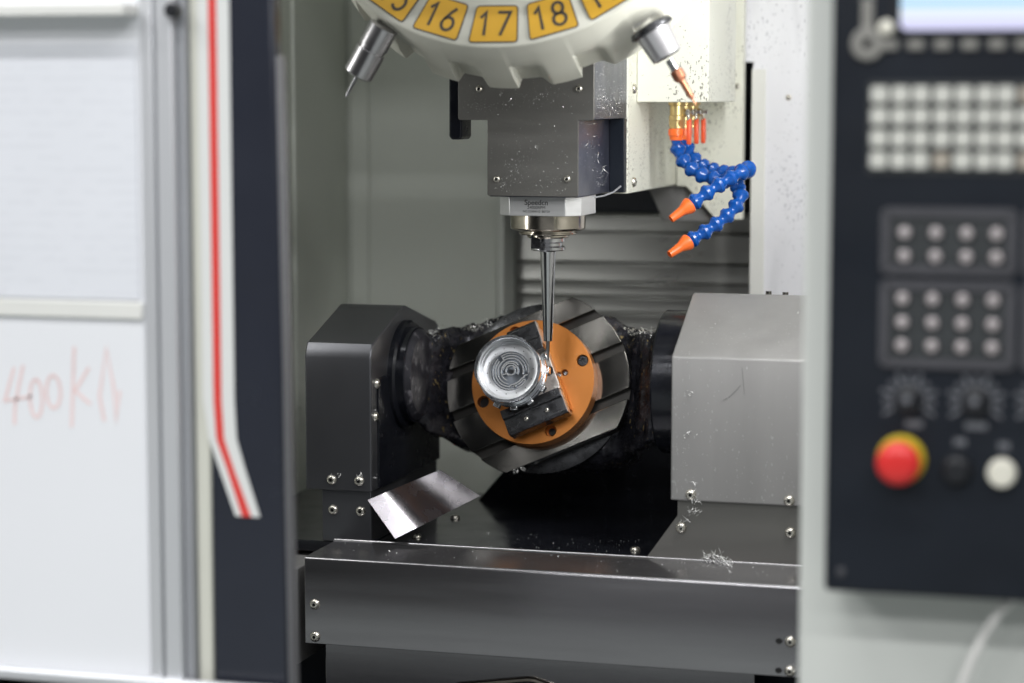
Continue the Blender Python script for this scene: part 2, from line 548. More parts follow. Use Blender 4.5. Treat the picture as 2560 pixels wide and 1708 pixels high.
def curls(mb, pts, nrm, n, length, width, spread):
    """loose curled ribbons of swarf in a heap"""
    nrm = Vector(nrm).normalized()
    for _ in range(n):
        c = Vector(random.choice(pts)) + Vector([random.gauss(0, spread) for _ in range(3)])
        d = (Vector([random.gauss(0, 1) for _ in range(3)]) + nrm * 0.4).normalized()
        e = d.orthogonal().normalized()
        f = d.cross(e)
        L = length * (0.4 + random.random())
        k = random.uniform(2, 7); rad = random.uniform(0.3, 1.3)
        w = width * (0.5 + random.random())
        prev = None
        vs, fs = [], []
        for i in range(7):
            t = i / 6
            p = c + d * (t - .5) * L + (e * math.cos(k * t) + f * math.sin(k * t)) * rad
            s_ = (e * math.sin(k * t) - f * math.cos(k * t)) * w * .5
            vs += [p - s_, p + s_]
            if i: fs.append((2 * i - 2, 2 * i - 1, 2 * i + 1, 2 * i))
        mb.add(vs, fs)


# ================================================================== SETTING: inside of the enclosure
def structure(name, mb, m, bev=0, parent=None):
    o = part(name, mb, m, parent, bev)
    if not parent: o['kind'] = 'structure'
    return o


wl = structure("wall_left", MB().box(-500, -480, -420, 560, -460, 1100), M['wall'])
structure("wall_seam", MB().box(-480, -473, 300, 440, -455, 995), M['wall'], 2, wl)
structure("wall_seam", MB().box(-480, -476, 440, 462, -455, 995), M['wall'], 1.5, wl)
wb = structure("wall_back", MB().box(-480, -206, 550, 575, -460, 1100).box(-206, 700, 700, 720, -460, 1100), M['wall'])
structure("wall_flange", MB().box(-472, -440, 543, 550.5, -455, 990), M['wall'], 3, wb)
structure("wall_trim", MB().box(-216, -205, 540, 700, -455, 990), M['front'], 2, wb)
structure("roof", MB().box(-520, 620, -480, 720, 1100, 1115), M['front'])
structure("shading_header", MB().box(-900, 1200, -800, -770, 740, 1100), M['front'])  # unseen, added and set low to keep ceiling light off the drum
structure("wall_right", MB().box(560, 580, -700, 720, -460, 1100), M['white'])
structure("floor", MB().box(-520, 620, -700, 720, -475, -460), M['blackfloor'])
structure("workshop_floor", MB().box(-4000, 4000, -6500, -700, -1010, -1000), mat("grey_floor_paint", (0.28, 0.30, 0.29), 0, 0.4, 0.1, 2))

# telescopic way cover behind the spindle
t = thing("way_cover", "dark grey telescopic way cover with horizontal steel slats behind the table", "way cover", (0, 600, -220))
zs = [206, 178, 128, 96, 73, 46, 18, -12, -45, -80, -120, -165, -215]
for i in range(len(zs) - 1):
    y = 604
    part("slat", MB().prism([(y - 2 - 0.07 * (zs[i] - zs[i + 1]), zs[i + 1] - 1), (y - 1 - 0.07 * (zs[i] - zs[i + 1]), zs[i + 1] + 3), (y - 3, zs[i] - 5), (y + 2, zs[i]), (y + 14, zs[i]), (y + 14, zs[i + 1] - 1)], 'x', -204, 430), M['slat'], t, 1.2)
part("head_backdrop", MB().box(-203, 430, 612, 690, 208, 560), M['navymatt'], t)  # plain black backdrop box above the slats

# white column cover on the right of the slide, splashed with coolant and chips
t = thing("column_cover", "white sheet metal column cover splashed with grey specks at the right behind the grey housing", "cover", (300, 380, -460))
part("cover_sheet", MB().prism([(229, -455), (229, 438), (231, 447), (168, 450), (161, 1000), (556, 1000), (556, -455)], 'y', 380, 398), M['speckled'], t, 2.5)
part("edge_flange", MB().box(229.3, 251, 376.5, 380.3, -455, 437), M['white'], t, 1.2)
part("return_flange", MB().box(229, 233, 398, 690, -455, 438), M['greyprofile'], t)
screw(t, (285, 379.5, 395), (0, -1, 0), SCREW_S)
cap = MB()
cap.lathe([(6, 0), (6, 4), (4, 6), (4, 10)], Matrix.Translation((0, 0, 0)), 20)

# ================================================================== THE TILTING TABLE
tt = thing("tilting_rotary_table", "tilting rotary table with dark left bearing cover, grey drive housing and round slotted steel platter", "rotary table", (30, -40, -199))
# left bearing support cover: octagonal sheet metal hood
yz = [(-190, -129), (-190, 50), (-187, 60), (-181, 69), (-62, 106), (-54, 109), (-44, 109), (92, 74), (103, 68), (108, 56), (108, -129)]
part("bearing_cover", MB().prism(yz, 'x', -271, -177), M['darkcover'], tt, 2.2, 3)
part("cover_foot", MB().box(-250, -180, -184, 102, -199.5, -127), M['darkcover'], tt, 1.0)
for x, z, y in ((-233.7, -114.5, -190), (-194.4, -114.3, -190), (-234.1, -156.4, -184), (-194.7, -156.6, -184)):
    screw(tt, (x, y, z), (0, -1, 0))
screw(tt, (-177, -170, 15), (1, 0, 0)); screw(tt, (-177, -176, -29), (1, 0, 0))
# dark inner plate on the hood's inner side
part("inner_plate", MB().prism([(-166, -128), (-166, 22), (-120, 22), (-120, -20), (100, -20), (100, -128)], 'x', -178, -174.5), M['blackiron'], tt, 0.8)
# right drive housing
yz = [(-192, -119), (-192, 64.5), (-191.2, 66.6), (-189.4, 68.4), (-66, 134), (-60, 136.5), (-52, 137), (-44, 136), (60, 84), (110, 60), (110, -119)]
part("drive_housing", MB().prism(yz, 'x', 230.5, 470), M['cover'], tt, 2.2, 3)
part("housing_foot", MB().prism([(196, -199.5), (238, -140), (238, -117), (452, -117), (452, -199.5)], 'y', -184, 140), M['spindlecover'], tt, 1.0)
for x, z, y in ((257.2, -110.6, -192), (384, -112, -192), (243.4, -155.6, -184), (384.6, -154.8, -184)):
    screw(tt, (x, y, z), (0, -1, 0))
for p in ((330, -46, 131), (352, -44, 130)):
    inst("lifting_plug", (cap.mesh("lifting_plug", M['platter']) if not bpy.data.meshes.get("lifting_plug") else bpy.data.meshes["lifting_plug"]), tt, Matrix.Translation(p))
# bearing flanges on the trunnion axis (y -55, z 15)
AX = frame((0, -62, 18), (0, 1, 0), (0, 0, 1), (1, 0, 0))
part("drive_flange", MB().lathe([(70, 194), (93, 194), (96, 197), (96, 231)], AX, 96), M['blackiron'], tt, sharp=25)
AXL = frame((0, -50, 14), (0, 1, 0), (0, 0, 1), (1, 0, 0))
part("bearing_ring", MB().lathe([(75, -178), (75, -170), (72, -167), (66, -167), (66, -158), (60, -158)], AXL, 96), M['blackiron'], tt, sharp=25)

part("trunnion_disc", MB().lathe([(40, -169), (60, -166), (63, -162), (63, -156), (55, -150)], AXL, 64), M['mottled'], tt)

# table frame: u along x, v up the platter, w out of the platter face
E18 = R(18)
TN = Vector((0, -math.cos(E18), math.sin(E18)))
TV = Vector((0, math.sin(E18), math.cos(E18)))
TF = frame((0, 0, 0), (1, 0, 0), TV, TN)
SL = R(24.7)                       # slot direction on the platter
TS = TF @ Matrix.Rotation(SL, 4, 'Z')

# grimy cradle: loft of rounded boxes along x
def cradle():
    st = [(-164, 40, 58, 48, -3), (-158, 34, 66, 44, -3), (-148, 20, 74, 32, 0), (-132, -10, 82, 22, 2), (-112, -34, 92, 4, 5), (-80, -36, 104, -6, 6), (0, -40, 112, -8, 6), (80, -36, 108, -6, 4),
          (112, -32, 96, 2, 2), (134, -14, 86, 18, 0), (152, 10, 80, 30, 0), (170, 26, 76, 40, 0), (200, 30, 70, 57, 0)]
    n = 72
    xs = []
    for i in range(len(st) - 1):
        k = max(2, int((st[i + 1][0] - st[i][0]) / 4))
        for j in range(k):
            xs.append((i, j / k))
    xs.append((len(st) - 2, 1.0))
    vs, fs = [], []
    for (i, tt_) in xs:
        a, b = st[i], st[i + 1]
        s_ = tt_ * tt_ * (3 - 2 * tt_)
        x = a[0] + (b[0] - a[0]) * tt_
        hv = a[2] + (b[2] - a[2]) * s_
        wt = a[1] + (b[1] - a[1]) * s_            # front of the section
        wb_ = -130 if -130 < x < 130 else -60
        if abs(x) > 160: wb_ = -10
        wb_ = min(wb_, wt - 20)
        cv = a[4] + (b[4] - a[4]) * s_
        for k in range(n):
            th = 2 * math.pi * k / n
            c, s2 = math.cos(th), math.sin(th)
            e = 0.45
            w = (wt + wb_) / 2 + (wt - wb_) / 2 * math.copysign(abs(c) ** e, c)
            v = cv + hv * math.copysign(abs(s2) ** e, s2)
            p = Vector((x, v, w))
            d = noise.noise(p * 0.035) * 6 + noise.noise(p * 0.11) * 3.0 + noise.noise(p * 0.33) * 1.4
            v += d * (1 if s2 > 0 else -1) * abs(s2); w += d * (1 if c > 0 else -1) * abs(c) * 0.9
            vs.append((x, v, w))
    for i in range(len(xs) - 1):
        for k in range(n):
            k2 = (k + 1) % n
            fs.append((i * n + k, i * n + k2, (i + 1) * n + k2, (i + 1) * n + k))
    fs.append(tuple(range(n))); fs.append(tuple(range((len(xs) - 1) * n, len(xs) * n)))
    return MB().add(vs, fs, TF)


part("cradle", cradle(), M['grime'], tt, sharp=60, label="black oily cradle caked with swarf")
part("rotary_body", MB().lathe([(118, -46), (121, -42), (121, -31), (112, -28.5)], TF, 96), M['jaw'], tt, sharp=25)

# platter with flats and T slots: segments between slots, each slot floor recessed
def platter():
    mb = MB()
    r = 131.0
    cuts = [(-101, -69), (-55, -4), (10, 54), (68, 97)]      # bands of metal across the slots (local v')
    for a, b in cuts:
        pts = []
        n = 28
        for i in range(n + 1):
            v = a + (b - a) * i / n
            pts.append((math.sqrt(r * r - v * v), v))
        poly = pts + [(-x, v) for x, v in pts[::-1]]
        mb.prism(poly, 'z', -12, 0)
    return mb


pl = inst("platter", platter().mesh("platter", M['platter'], sharp=25), tt, TS)
bevel(pl, 0.9)
body = MB()
pts = []
for i in range(73):
    v = -101 + 198 * i / 72
    pts.append((math.sqrt(130.2 ** 2 - v * v), v * 0.997))
body.prism(pts + [(-x, v) for x, v in pts[::-1]], 'z', -28, -12.2, TS)
part("platter_body", body, M['slot'], tt, sharp=25)

# beam-side base: black plate between the supports, with screws
bp = thing("base_plate", "wet black base plate under the tilting table, between the two supports", "base plate", (0, -60, -199))
part("plate", MB().box(-420, 470, -183, 230, -215, -200.2), M['blackfloor'], bp, 0.8)
part("bed", MB().prism([(-150, -214), (-95, -150), (-70, -62), (-52, -58), (190, -58), (226, -120), (226, -214)], 'y', 170, 360), M['blackiron'], bp, 3)
for p in ((-135.5, -124.9), (170.1, -128.8), (-126.8, 22.1)):
    screw(bp, (p[0], p[1], -200.2), (0, 0, 1))

# front beam cover
bm = thing("front_beam_cover", "long grey folded steel cover across the front below the tilting table", "cover", (90, -240, -400))
yz = [(-295, -313.6), (-295, -202.5), (-292, -199.2), (-188.5, -199.2), (-185.5, -196), (-185.5, -194), (-183.5, -194), (-183.5, -210), (-240, -214), (-240, -313.6)]
part("cover_sheet", MB().prism([(-295, -313.6), (-295, -203.2), (-294.4, -201.2), (-292.9, -199.6), (-290.8, -199), (-190, -199), (-186.5, -197.5), (-184.8, -195.4), (-183.3, -195.4), (-183.3, -313.6)], 'x', -233.2, 417.5), M['beam'], bm, 1.0, 2)
for x, z in ((-219, -261), (-219, -304), (404, -269), (404, -306)):
    T = Y = None
    screw(bm, (x, -295, z), (0, -1, 0))
for z in (-269, -306):
    part("slotted_hole", MB().lathe([(3.6, 0), (3.6, 0.6)], look((390, -295.1, z), (0, -1, 0)) @ Matrix.Diagonal((1.2, 1, 1, 1)), 16), M['socket'], bm)
lo = thing("lower_apron", "grey steel apron sheet below the long front cover, with a bright edged opening", "apron", (60, -230, -460))
part("apron_sheet", MB().prism([(-229, -440), (-229, -310), (349, -310), (349, -440), (205, -440), (150, -392), (60, -364), (-52, -378), (-75, -440)], 'y', -232, -226), M['beam'], lo, 0.8)
rim = [(-77, -440), (-53, -376.5), (-42, -372), (52, -357.5), (62, -357.5), (151, -384), (207, -440)]
part("opening_rim", MB().tube([(x, -234, z) for x, z in rim], 4.2, 8), M['warmsteel'], lo)
part("dark_liner", MB().box(-420, 470, -150, -140, -450, -215), M['navymatt'], lo)
single("side_block", MB().box(-345, -256, -262, 60, -352, -222), M['cover'], "scuffed grey steel block left of the long front cover", "block", (-317, -55, -352), 2)

# bent shiny deflector
def deflector():
    """a sheet with two soft bends across it"""
    mb = MB()
    top = [(-181.4, -193.9, -138.8), (-158.7, -171.0, -129.4), (-141.9, -116.9, -123.6), (-118.6, -73.3, -114.6)]
    bot = [(-140.7, -200.0, -188.0), (-114.4, -171.6, -174.5), (-97.8, -96.2, -167.3), (-64.9, -60.6, -150.4)]

    def dense(P):
        P = [Vector(p) for p in P]
        out = [P[i].lerp(P[i + 1], k / 16) for i in range(3) for k in range(16)] + [P[3]]
        for _ in range(14):
            out = [out[0]] + [(out[i - 1] + out[i] * 2 + out[i + 1]) / 4 for i in range(1, len(out) - 1)] + [out[-1]]
        return out
    a_, b_ = dense(top), dense(bot)
    vs, fs = [], []
    for i, (p, q) in enumerate(zip(a_, b_)):
        e = (a_[min(i + 1, len(a_) - 1)] - a_[max(i - 1, 0)])
        nrm = (q - p).cross(e).normalized()
        if nrm.y > 0: nrm = -nrm
        vs += [p, q, q - nrm * 1.6, p - nrm * 1.6]
        if i:
            a, b = 4 * (i - 1), 4 * i
            for k in range(4):
                fs.append((a + k, a + (k + 1) % 4, b + (k + 1) % 4, b + k))
    fs.append((0, 1, 2, 3)); na = len(a_) - 1
    fs.append((4 * na, 4 * na + 1, 4 * na + 2, 4 * na + 3))
    return mb.add(vs, fs)


single("chip_deflector", deflector(), M['mirror'], "bent shiny sheet metal deflector standing below the dark left bearing cover", "deflector", (-156, -100, -197), sharp=40)

# ================================================================== FIXTURE, VISE, WORKPIECE
fx = thing("fixture_plate", "round copper orange anodised fixture plate bolted onto the steel platter", "fixture plate", tuple(TF @ Vector((0, -2, 0.2))))
OC = (0, -3)
FR = 87.0
HOLES = [(75 * math.cos(SL + k * math.pi / 2), -1 + 75 * math.sin(SL + k * math.pi / 2)) for k in range(4)]


def disc_with_holes(R0, holes, h0, h1, n=96, T=None):
    """flat disc whose holes are real: bmesh of the 2-D outline filled and extruded"""
    b = bmesh.new()
    loops = [[(R0 * math.cos(2 * math.pi * k / n), R0 * math.sin(2 * math.pi * k / n)) for k in range(n)]]
    for (x, y, r) in holes:
        m = 28
        loops.append([(x + r * math.cos(2 * math.pi * k / m), y + r * math.sin(2 * math.pi * k / m)) for k in range(m)])
    eds = []
    for lp in loops:
        vs = [b.verts.new((x, y, h1)) for x, y in lp]
        for i in range(len(vs)):
            eds.append(b.edges.new((vs[i], vs[(i + 1) % len(vs)])))
    bmesh.ops.triangle_fill(b, edges=eds, use_beauty=True)
    ret = bmesh.ops.extrude_face_region(b, geom=b.faces[:])
    for e in ret['geom']:
        if isinstance(e, bmesh.types.BMVert): e.co.z = h0
    b.verts.index_update()
    mb = MB()
    mb.add([v.co.copy() for v in b.verts], [tuple(v.index for v in f.verts) for f in b.faces], T)
    b.free()
    return mb


FT = TF @ Matrix.Translation((0, -2, 0))
hl = [(x, y + 2, 8.2) for x, y in HOLES] + [(44.5, 14.5, 4.6), (36.5, 11.5, 3.6)]
plate_mb = disc_with_holes(FR, hl, 12, 25, 128, FT)
plate_mb.lathe([(FR - 0.2, 0.2), (FR - 0.2, 12)], FT, 128)
part("plate", plate_mb, M['orange'], fx, 0.5, 2, sharp=25)
for k, (x, y) in enumerate(HOLES):
    hd = {0: 21.5, 1: 15, 2: 12.6, 3: 16}[k]
    if k == 2:
        part("hole_shade_disc", MB().lathe([(7.9, 12.2), (7.9, 12.8)], FT @ Matrix.Translation((x, y + 2, 0)), 28), M['blackknob'], fx)  # black disc stands for the shade deep in the empty hole
        continue
    mb = MB()
    rr = 7.3 if k == 0 else 5.2
    mb.lathe([(rr, 12.2), (rr, hd - 0.7), (rr - 0.7, hd), (rr * 0.52, hd), (rr * 0.5, hd - 3)], FT @ Matrix.Translation((x, y + 2, 0)), 28)
    part("cap_bolt", mb, M['jaw'] if k == 0 else M['slot'], fx)
for (x, y, _r) in hl[4:]:
    part("dowel", MB().lathe([(3.3, 12.2), (3.3, 20), (2.6, 21), (2.0, 17)], FT @ Matrix.Translation((x, y, 0)), 20), M['chrome'], fx)

vs_ = thing("self_centring_vise", "small self centring vise with blackened jaws on the orange plate", "vise", tuple(TF @ Vector((0, -4, 25))))
part("base", MB().box(-38, 36.2, -66, 62, 25.3, 44, TS), M['silver'], vs_, 0.8)
part("base_strap", MB().box(36.4, 38.2, -62, -12, 26, 40, TS), M['orange'], vs_, 0.4)
jaw_lo = MB().prism([(-70, 48), (-70, 34), (-58, 30), (-34, 44.2), (-34, 66), (-46, 66), (-48, 62), (-66, 62), (-70, 58)], 'x', -50, 36.6, TS)
part("jaw", jaw_lo, M['jaw'], vs_, 0.8)
jaw_hi = MB().prism([(68, 44.2), (68, 58), (64, 62), (44, 62), (42, 66), (26, 66), (26, 44.2)], 'x', -6, 36.6, TS)
part("jaw", jaw_hi, M['jaw'], vs_, 0.8)
part("jaw_edge", MB().box(36.8, 37.6, -69, -36, 44, 60, TS), M['silver'], vs_)
part("jaw_edge", MB().box(36.8, 37.6, 34, 67, 45, 60, TS), M['silver'], vs_)
for x, v in ((-27, -57), (4, -57)):
    T = TS @ Matrix.Translation((x + 7, v, 62.0))
    inst("screw", SCREW_XS, vs_, Matrix.Translation(T.translation) @ T.to_3x3().to_4x4())
part("clamp_screw", MB().lathe([(3.4, 0), (3.4, 5), (2.2, 5), (2.0, 2)], TS @ Matrix.Translation((31, -37.5, 60)), 16), M['screw'], vs_)
part("end_stop", MB().box(30, 37.5, -34, -28, 44.2, 58, TS), M['silver'], vs_, 0.6)
part("base_hole", MB().lathe([(6.8, 44.1), (6.8, 44.4)], TF @ Matrix.Translation((26.6, 10.5, 0)), 24), M['blackknob'], vs_)

# workpiece: turned and milled aluminium housing
WC = Vector((-12.7, -1.2, 0))
WF = TF @ Matrix.Translation(WC)
wp = thing("machined_workpiece", "round bright aluminium workpiece with labyrinth ribs milled into its face, held in the vise", "workpiece", tuple(WF @ Vector((0, 0, 62))))
wz = 112.0


def rimr(r, h, a):
    """rim flats cut at the lower left and the upper right"""
    if r < 43: return r
    lim = 99
    for c in (R(215), R(48)):
        d = math.cos(a - c)
        if d > 0: lim = min(lim, 43.6 / d if d > 0.2 else 99)
    return min(r, lim)


body = MB()
body.lathe([(30, 50), (30, 78), (46.5, 78), (47.5, 79), (47.5, 87), (46, 87.5), (46, 90), (47, 90.5), (47, 94), (44.5, 95), (44.5, 104.5), (46.4, 105), (46.4, wz - 0.5), (45.9, wz),
            (42.6, wz), (42.2, wz - 0.5), (41.9, wz - 0.9)], None, 160, cap1=False, rfun=rimr)
inst("turned_body", body.mesh("turned_body", M['alurim'], sharp=28), wp, WF)
bowl = MB().lathe([(42.0, wz - 0.8), (41.2, wz - 3), (40.4, wz - 3.2), (39.6, wz - 9), (38.6, wz - 9.3), (37.8, wz - 16), (37.0, wz - 16.4), (27.2, wz - 16.4)], None, 128, cap0=False, cap1=False)
inst("bowl", bowl.mesh("bowl", M['alumatte'], sharp=28), wp, WF)
part("pocket_wall", MB().lathe([(27.3, wz - 16.3), (26.9, wz - 16.8), (26.7, wz - 21)], WF, 96, cap0=False, cap1=False), M['alurim'], wp)
bz = wz - 20.6
inst("face_floor", MB().lathe([(27.0, bz - 1), (27.0, bz - 0.1), (3.2, bz - 0.1), (3.0, bz - 9)], None, 96).mesh("face_floor", M['alushade']), wp, WF)
part("bore", MB().lathe([(3.15, bz - 8), (3.15, bz + 0.15)], WF, 24), M['blackknob'], wp)


def arc(r, a0, a1, n=None, r1=None):
    n = n or max(4, int(abs(a1 - a0) / 5))
    r1 = r if r1 is None else r1
    return [((r + (r1 - r) * i / n) * math.cos(R(a0 + (a1 - a0) * i / n)), (r + (r1 - r) * i / n) * math.sin(R(a0 + (a1 - a0) * i / n))) for i in range(n + 1)]


ribs = [arc(25.0, -5, 126), arc(25.0, 140, 285), arc(21.4, 4, 124), arc(21.4, 142, 270), arc(17.8, -12, 262), arc(13.2, 40, 250),
        arc(25.0, 126, 126.1, 1) + arc(18.5, 126, 126.1, 1),
        arc(21.4, 268, 270, 2) + arc(18.6, 278, 280, 2) + arc(18.6, 290, 330) + arc(20.5, 337, 345, 2) + arc(24.0, 350, 352, 2),
        arc(25.0, 296, 332), arc(21.6, 302, 330), arc(25.0, 332, 332.1, 1) + arc(21.6, 332, 332.1, 1),
        arc(11.5, 170, -20, r1=10.0), arc(8.2, 30, 250, r1=6.2), arc(6.4, 60, -140, r1=5.0), [(-13, -6.5), (-4.5, -3.0)]]
mb = MB()
for rb in ribs:
    mb.ribbon(rb, 1.35, bz - 0.5, bz + 2.8, WF)
part("labyrinth_rib", mb, M['rib'], wp, 0.5, 3, kind="stuff")
part("milled_pocket", MB().box(4.5, 9.0, -21.5, -18.0, bz - 0.2, bz + 1.2, WF), M['alu'], wp, 0.3)
mb = MB()
for k in range(14):
    a = 2 * math.pi * (k + .3) / 14
    mb.lathe([(0.75, wz - 16.5), (0.75, wz - 16.25)], WF @ Matrix.Translation((32 * math.cos(a), 32 * math.sin(a), 0)), 10)
for k in range(9):
    a = 2 * math.pi * (k + .15) / 9
    mb.lathe([(0.9, wz - 0.1), (0.9, wz + 0.12)], WF @ Matrix.Translation((44.2 * math.cos(a), 44.2 * math.sin(a), 0)), 10)
part("drilled_hole", mb, M['blackknob'], wp, kind="stuff")
for a in (5, -25, -54, -82, 28, -111):
    T = WF @ Matrix.Rotation(R(a), 4, 'Z') @ Matrix.Translation((48.6, 0, 84))
    part("boss", MB().box(-2.5, 3.6, -4.4, 4.4, -5, 5, T), M['alu'], wp, 0.7)

# ================================================================== SPINDLE HEAD
hd = thing("milling_unit", "machine head with grey spindle cover speckled by chips and cream casting behind", "spindle head", (39.5, 60, 265))
SXc = 39.5
# navy inner body and T shaped front cover plate
part("spindle_body", MB().box(-60, 119, -161, 27, 367.2, 600).box(-21, 98.4, -161, 27, 266.5, 367), M['navysteel'], hd, 1.2)
tp = [(-62.7, 600), (-62.7, 368.5), (-60.7, 366.3), (-22.9, 366.3), (-22.9, 269.5), (-20.9, 267.5), (97.8, 267.5), (99.8, 269.5), (99.8, 366.3), (118.7, 366.3), (120.7, 368.5), (120.7, 600)]
part("front_cover", MB().prism(tp, 'y', -165, -161.3), M['spindlecover'], hd, 0.8)
part("rear_strip", MB().box(98.7, 119.2, 12, 27.2, 266.5, 366.8), M['navymatt'], hd, 0.8)
part("black_guide", MB().prism([(-78, 600), (-78, 345), (-75, 340.5), (-63, 340.5), (-60.5, 345), (-60.5, 600)], 'y', -156, -112), M['blackiron'], hd, 2)
for x, z in ((-33.6, 407), (100.9, 407), (-9.8, 289.6), (85.3, 290.6)):
    screw(hd, (x, -165, z), (0, -1, 0), SCREW_S)
# cream casting
part("casting", MB().box(-40, 120.7, 28, 350, 264, 700), M['creamspeck'], hd, 1.5)
part("side_box", MB().box(121, 222, 80, 283, 389, 700), M['creamspeck'], hd, 1.2)
part("slide_cover", MB().prism([(121, 700), (121, 262), (136, 262), (182, 213), (221, 213), (221, 700)], 'y', 350.5, 372), M['creamspeck'], hd, 1.0)
part("shaded_gusset", MB().prism([(70, 263.5), (128, 263.5), (176, 208), (96, 208)], 'y', 372.5, 430), M['cover'], hd, 1.5)  # grey instead of cream: shade on the slide's underside put into the colour
for z in (407.5, 279):
    screw(hd, (120.7, 60, z), (1, 0, 0), SCREW)
screw(hd, (212, 350, 412), (0, -1, 0), SCREW_S)
# spindle nose block with the maker's print
SP = Matrix.Translation((SXc, -90, 0))


def octo(hx, hy, c):
    return [(-hx + c, -hy), (hx - c, -hy), (hx, -hy + c), (hx, hy - c), (hx - c, hy), (-hx + c, hy), (-hx, hy - c), (-hx, -hy + c)]


nose = thing("spindle_cartridge", "octagonal steel spindle cartridge with dark maker's print under the grey cover", "spindle", (SXc, -90, 210))
part("nose_block", MB().prism(octo(56, 56, 18), 'z', 241, 266.3, SP), M['brushedlabel'], nose, 0.8)
part("nose_flange", MB().lathe([(20, 209.5), (27, 209.5), (28, 211), (28, 213.5), (38, 214), (39, 215.2), (39, 216.5), (36.5, 217), (36.5, 219), (44.5, 219.5), (49, 221.5), (50, 223), (50, 240.8)], SP, 96), M['warmsteel'], nose, sharp=25)


def text(body, size, T, m, parent, bold=0.0, name="maker_print"):
    cu = bpy.data.curves.new(name, 'FONT')
    cu.body = body; cu.size = size; cu.align_x = 'CENTER'; cu.extrude = 0.06; cu.offset = bold
    tmp = bpy.data.objects.new("tmp_text", cu)
    COL.objects.link(tmp)
    dg = bpy.context.evaluated_depsgraph_get()
    me0 = tmp.evaluated_get(dg).to_mesh()
    mb = MB(); mb.add([v.co.copy() for v in me0.vertices], [tuple(p.vertices) for p in me0.polygons], T)
    bpy.data.objects.remove(tmp); bpy.data.curves.remove(cu)
    return part(name, mb, m, parent)


TX = frame((SXc - 1, -146.15, 258), (1, 0, 0), (0, 0, 1), (0, -1, 0))
text("Speedcn", 9.6, TX @ Matrix.Translation((0, -2.4, 0)), M['etch'], nose, 0.11)
text("24000RPM", 5.6, TX @ Matrix.Translation((0, -7.6, 0)), M['etch'], nose, 0.0)
text("NO.D3404110  BBT30", 3.9, TX @ Matrix.Translation((0, -12.3, 0)), M['etch'], nose, 0.0)
part("sensor_wire", MB().tube([(94, -60, 262), (104, -40, 264), (112, -20, 268), (116, 5, 275)], 1.3, 8), M['greyprofile'], nose)

# tool in the spindle
tool = thing("spindle_tool_holder", "slim polished tapered tool holder with thin cutter, mounted in the spindle", "tool holder", (SXc, -90, 43))
fl = MB().lathe([(10, 192.5), (22, 192.5), (23, 193.5), (23, 197), (19.2, 199.2), (19.2, 202.4), (23, 204.6), (23, 210.5), (18, 211.5), (18, 214)], SP, 64)
part("flange", fl, M['chrome'], tool, sharp=20)
part("drive_key", MB().box(-17, -3, -25, -14, 196, 213, SP), M['jaw'], tool, 0.8)
part("taper_shank", MB().lathe([(5.6, 70.4), (6.0, 70.8), (10.4, 186), (11.2, 191), (12.5, 192.4)], SP, 48, cap0=True), M['chrome'], tool, sharp=20)
part("cutter", MB().lathe([(0.3, 42.6), (1.5, 44), (1.5, 53), (2.5, 58), (2.5, 70.3)], SP, 20), M['carbide'], tool)

# ================================================================== TOOL MAGAZINE
TI = R(25)
DC = Vector((42, -248.6, 696))
DN = Vector((0, -math.cos(TI), math.sin(TI)))
DV = Vector((0, math.sin(TI), math.cos(TI)))
DF = frame(DC, (1, 0, 0), DV, DN)
mg = thing("tool_magazine", "large ivory tool changer drum with yellow number plates and scalloped rim above the spindle", "tool magazine", tuple(DC))
STEP = 2 * math.pi / 21


def lobe(a):
    """1 on the flat teeth, 0 in the scoops; a measured from straight down, positive to the right: a sharp hook, the scoop, a slope, the tooth"""
    t_ = ((a - R(2.0)) / STEP) % 1.0
    if t_ < 0.025: return 1 - t_ / 0.025
    if t_ < 0.34: return 0.0
    if t_ < 0.56:
        k = (t_ - 0.34) / 0.22
        return k * k * (3 - 2 * k)
    return 1.0


def drumr(r, h, a):
    if r < 262: return r
    down = a + math.pi / 2
    down = (down + math.pi) % (2 * math.pi) - math.pi
    k = lobe(down)
    f = max(0.0, min(1.0, (-h - 4) / 60.0))
    g = max(0.0, min(1.0, (-h - 46) / 22.0))
    return r - (1 - k) * (1.5 * f + 11.5 * g)


part("drum", MB().lathe([(60, -0.2), (261.5, 0), (263.9, -1.2), (265.5, -4), (268.5, -36), (269.5, -46), (270.5, -54), (271.5, -62), (272.5, -70), (273, -74), (273, -98), (268, -102), (215, -112), (200, -150)], DF, 21 * 30, cap0=True, cap1=True, rfun=drumr), M['drum'], mg, sharp=28)
mb = MB()
for k in range(-4, 5):
    a = k * STEP + R(2.0)
    rd = (math.sin(a), -math.cos(a)); tg = (math.cos(a), math.sin(a))
    T = DF @ frame((rd[0] * 261, rd[1] * 261, -86), (tg[0], tg[1], 0), (0, 0, 1), (rd[0], rd[1], 0))
    mb2 = MB().prism([(-7, 0), (2, 0), (2, 5), (-1, 5.5), (-3, 10), (-7, 6)], 'y', -10, 10, T)
    part("gripper_hook", mb2, M['drum'], mg, 0.5)


def rounded(w0, w1, h, r, n=5):
    """trapezoid: width w0 at the inner side (y=+h/2), w1 at the outer side"""
    c = [(-w0 / 2, h / 2), (-w1 / 2, -h / 2), (w1 / 2, -h / 2), (w0 / 2, h / 2)]
    out = []
    for i in range(4):
        p, a, b = Vector(c[i]), Vector(c[i - 1]), Vector(c[(i + 1) % 4])
        d0, d1 = (a - p).normalized(), (b - p).normalized()
        for j in range(n + 1):
            t_ = j / n
            q = (p + d0 * r * (1 - t_) ** 2) + d1 * r * t_ ** 2
            out.append((q.x, q.y))
    return out


def ell(cx, cy, rx, ry, a0, a1, n=14):
    return [(cx + rx * math.cos(R(a0 + (a1 - a0) * i / n)), cy + ry * math.sin(R(a0 + (a1 - a0) * i / n))) for i in range(n + 1)]


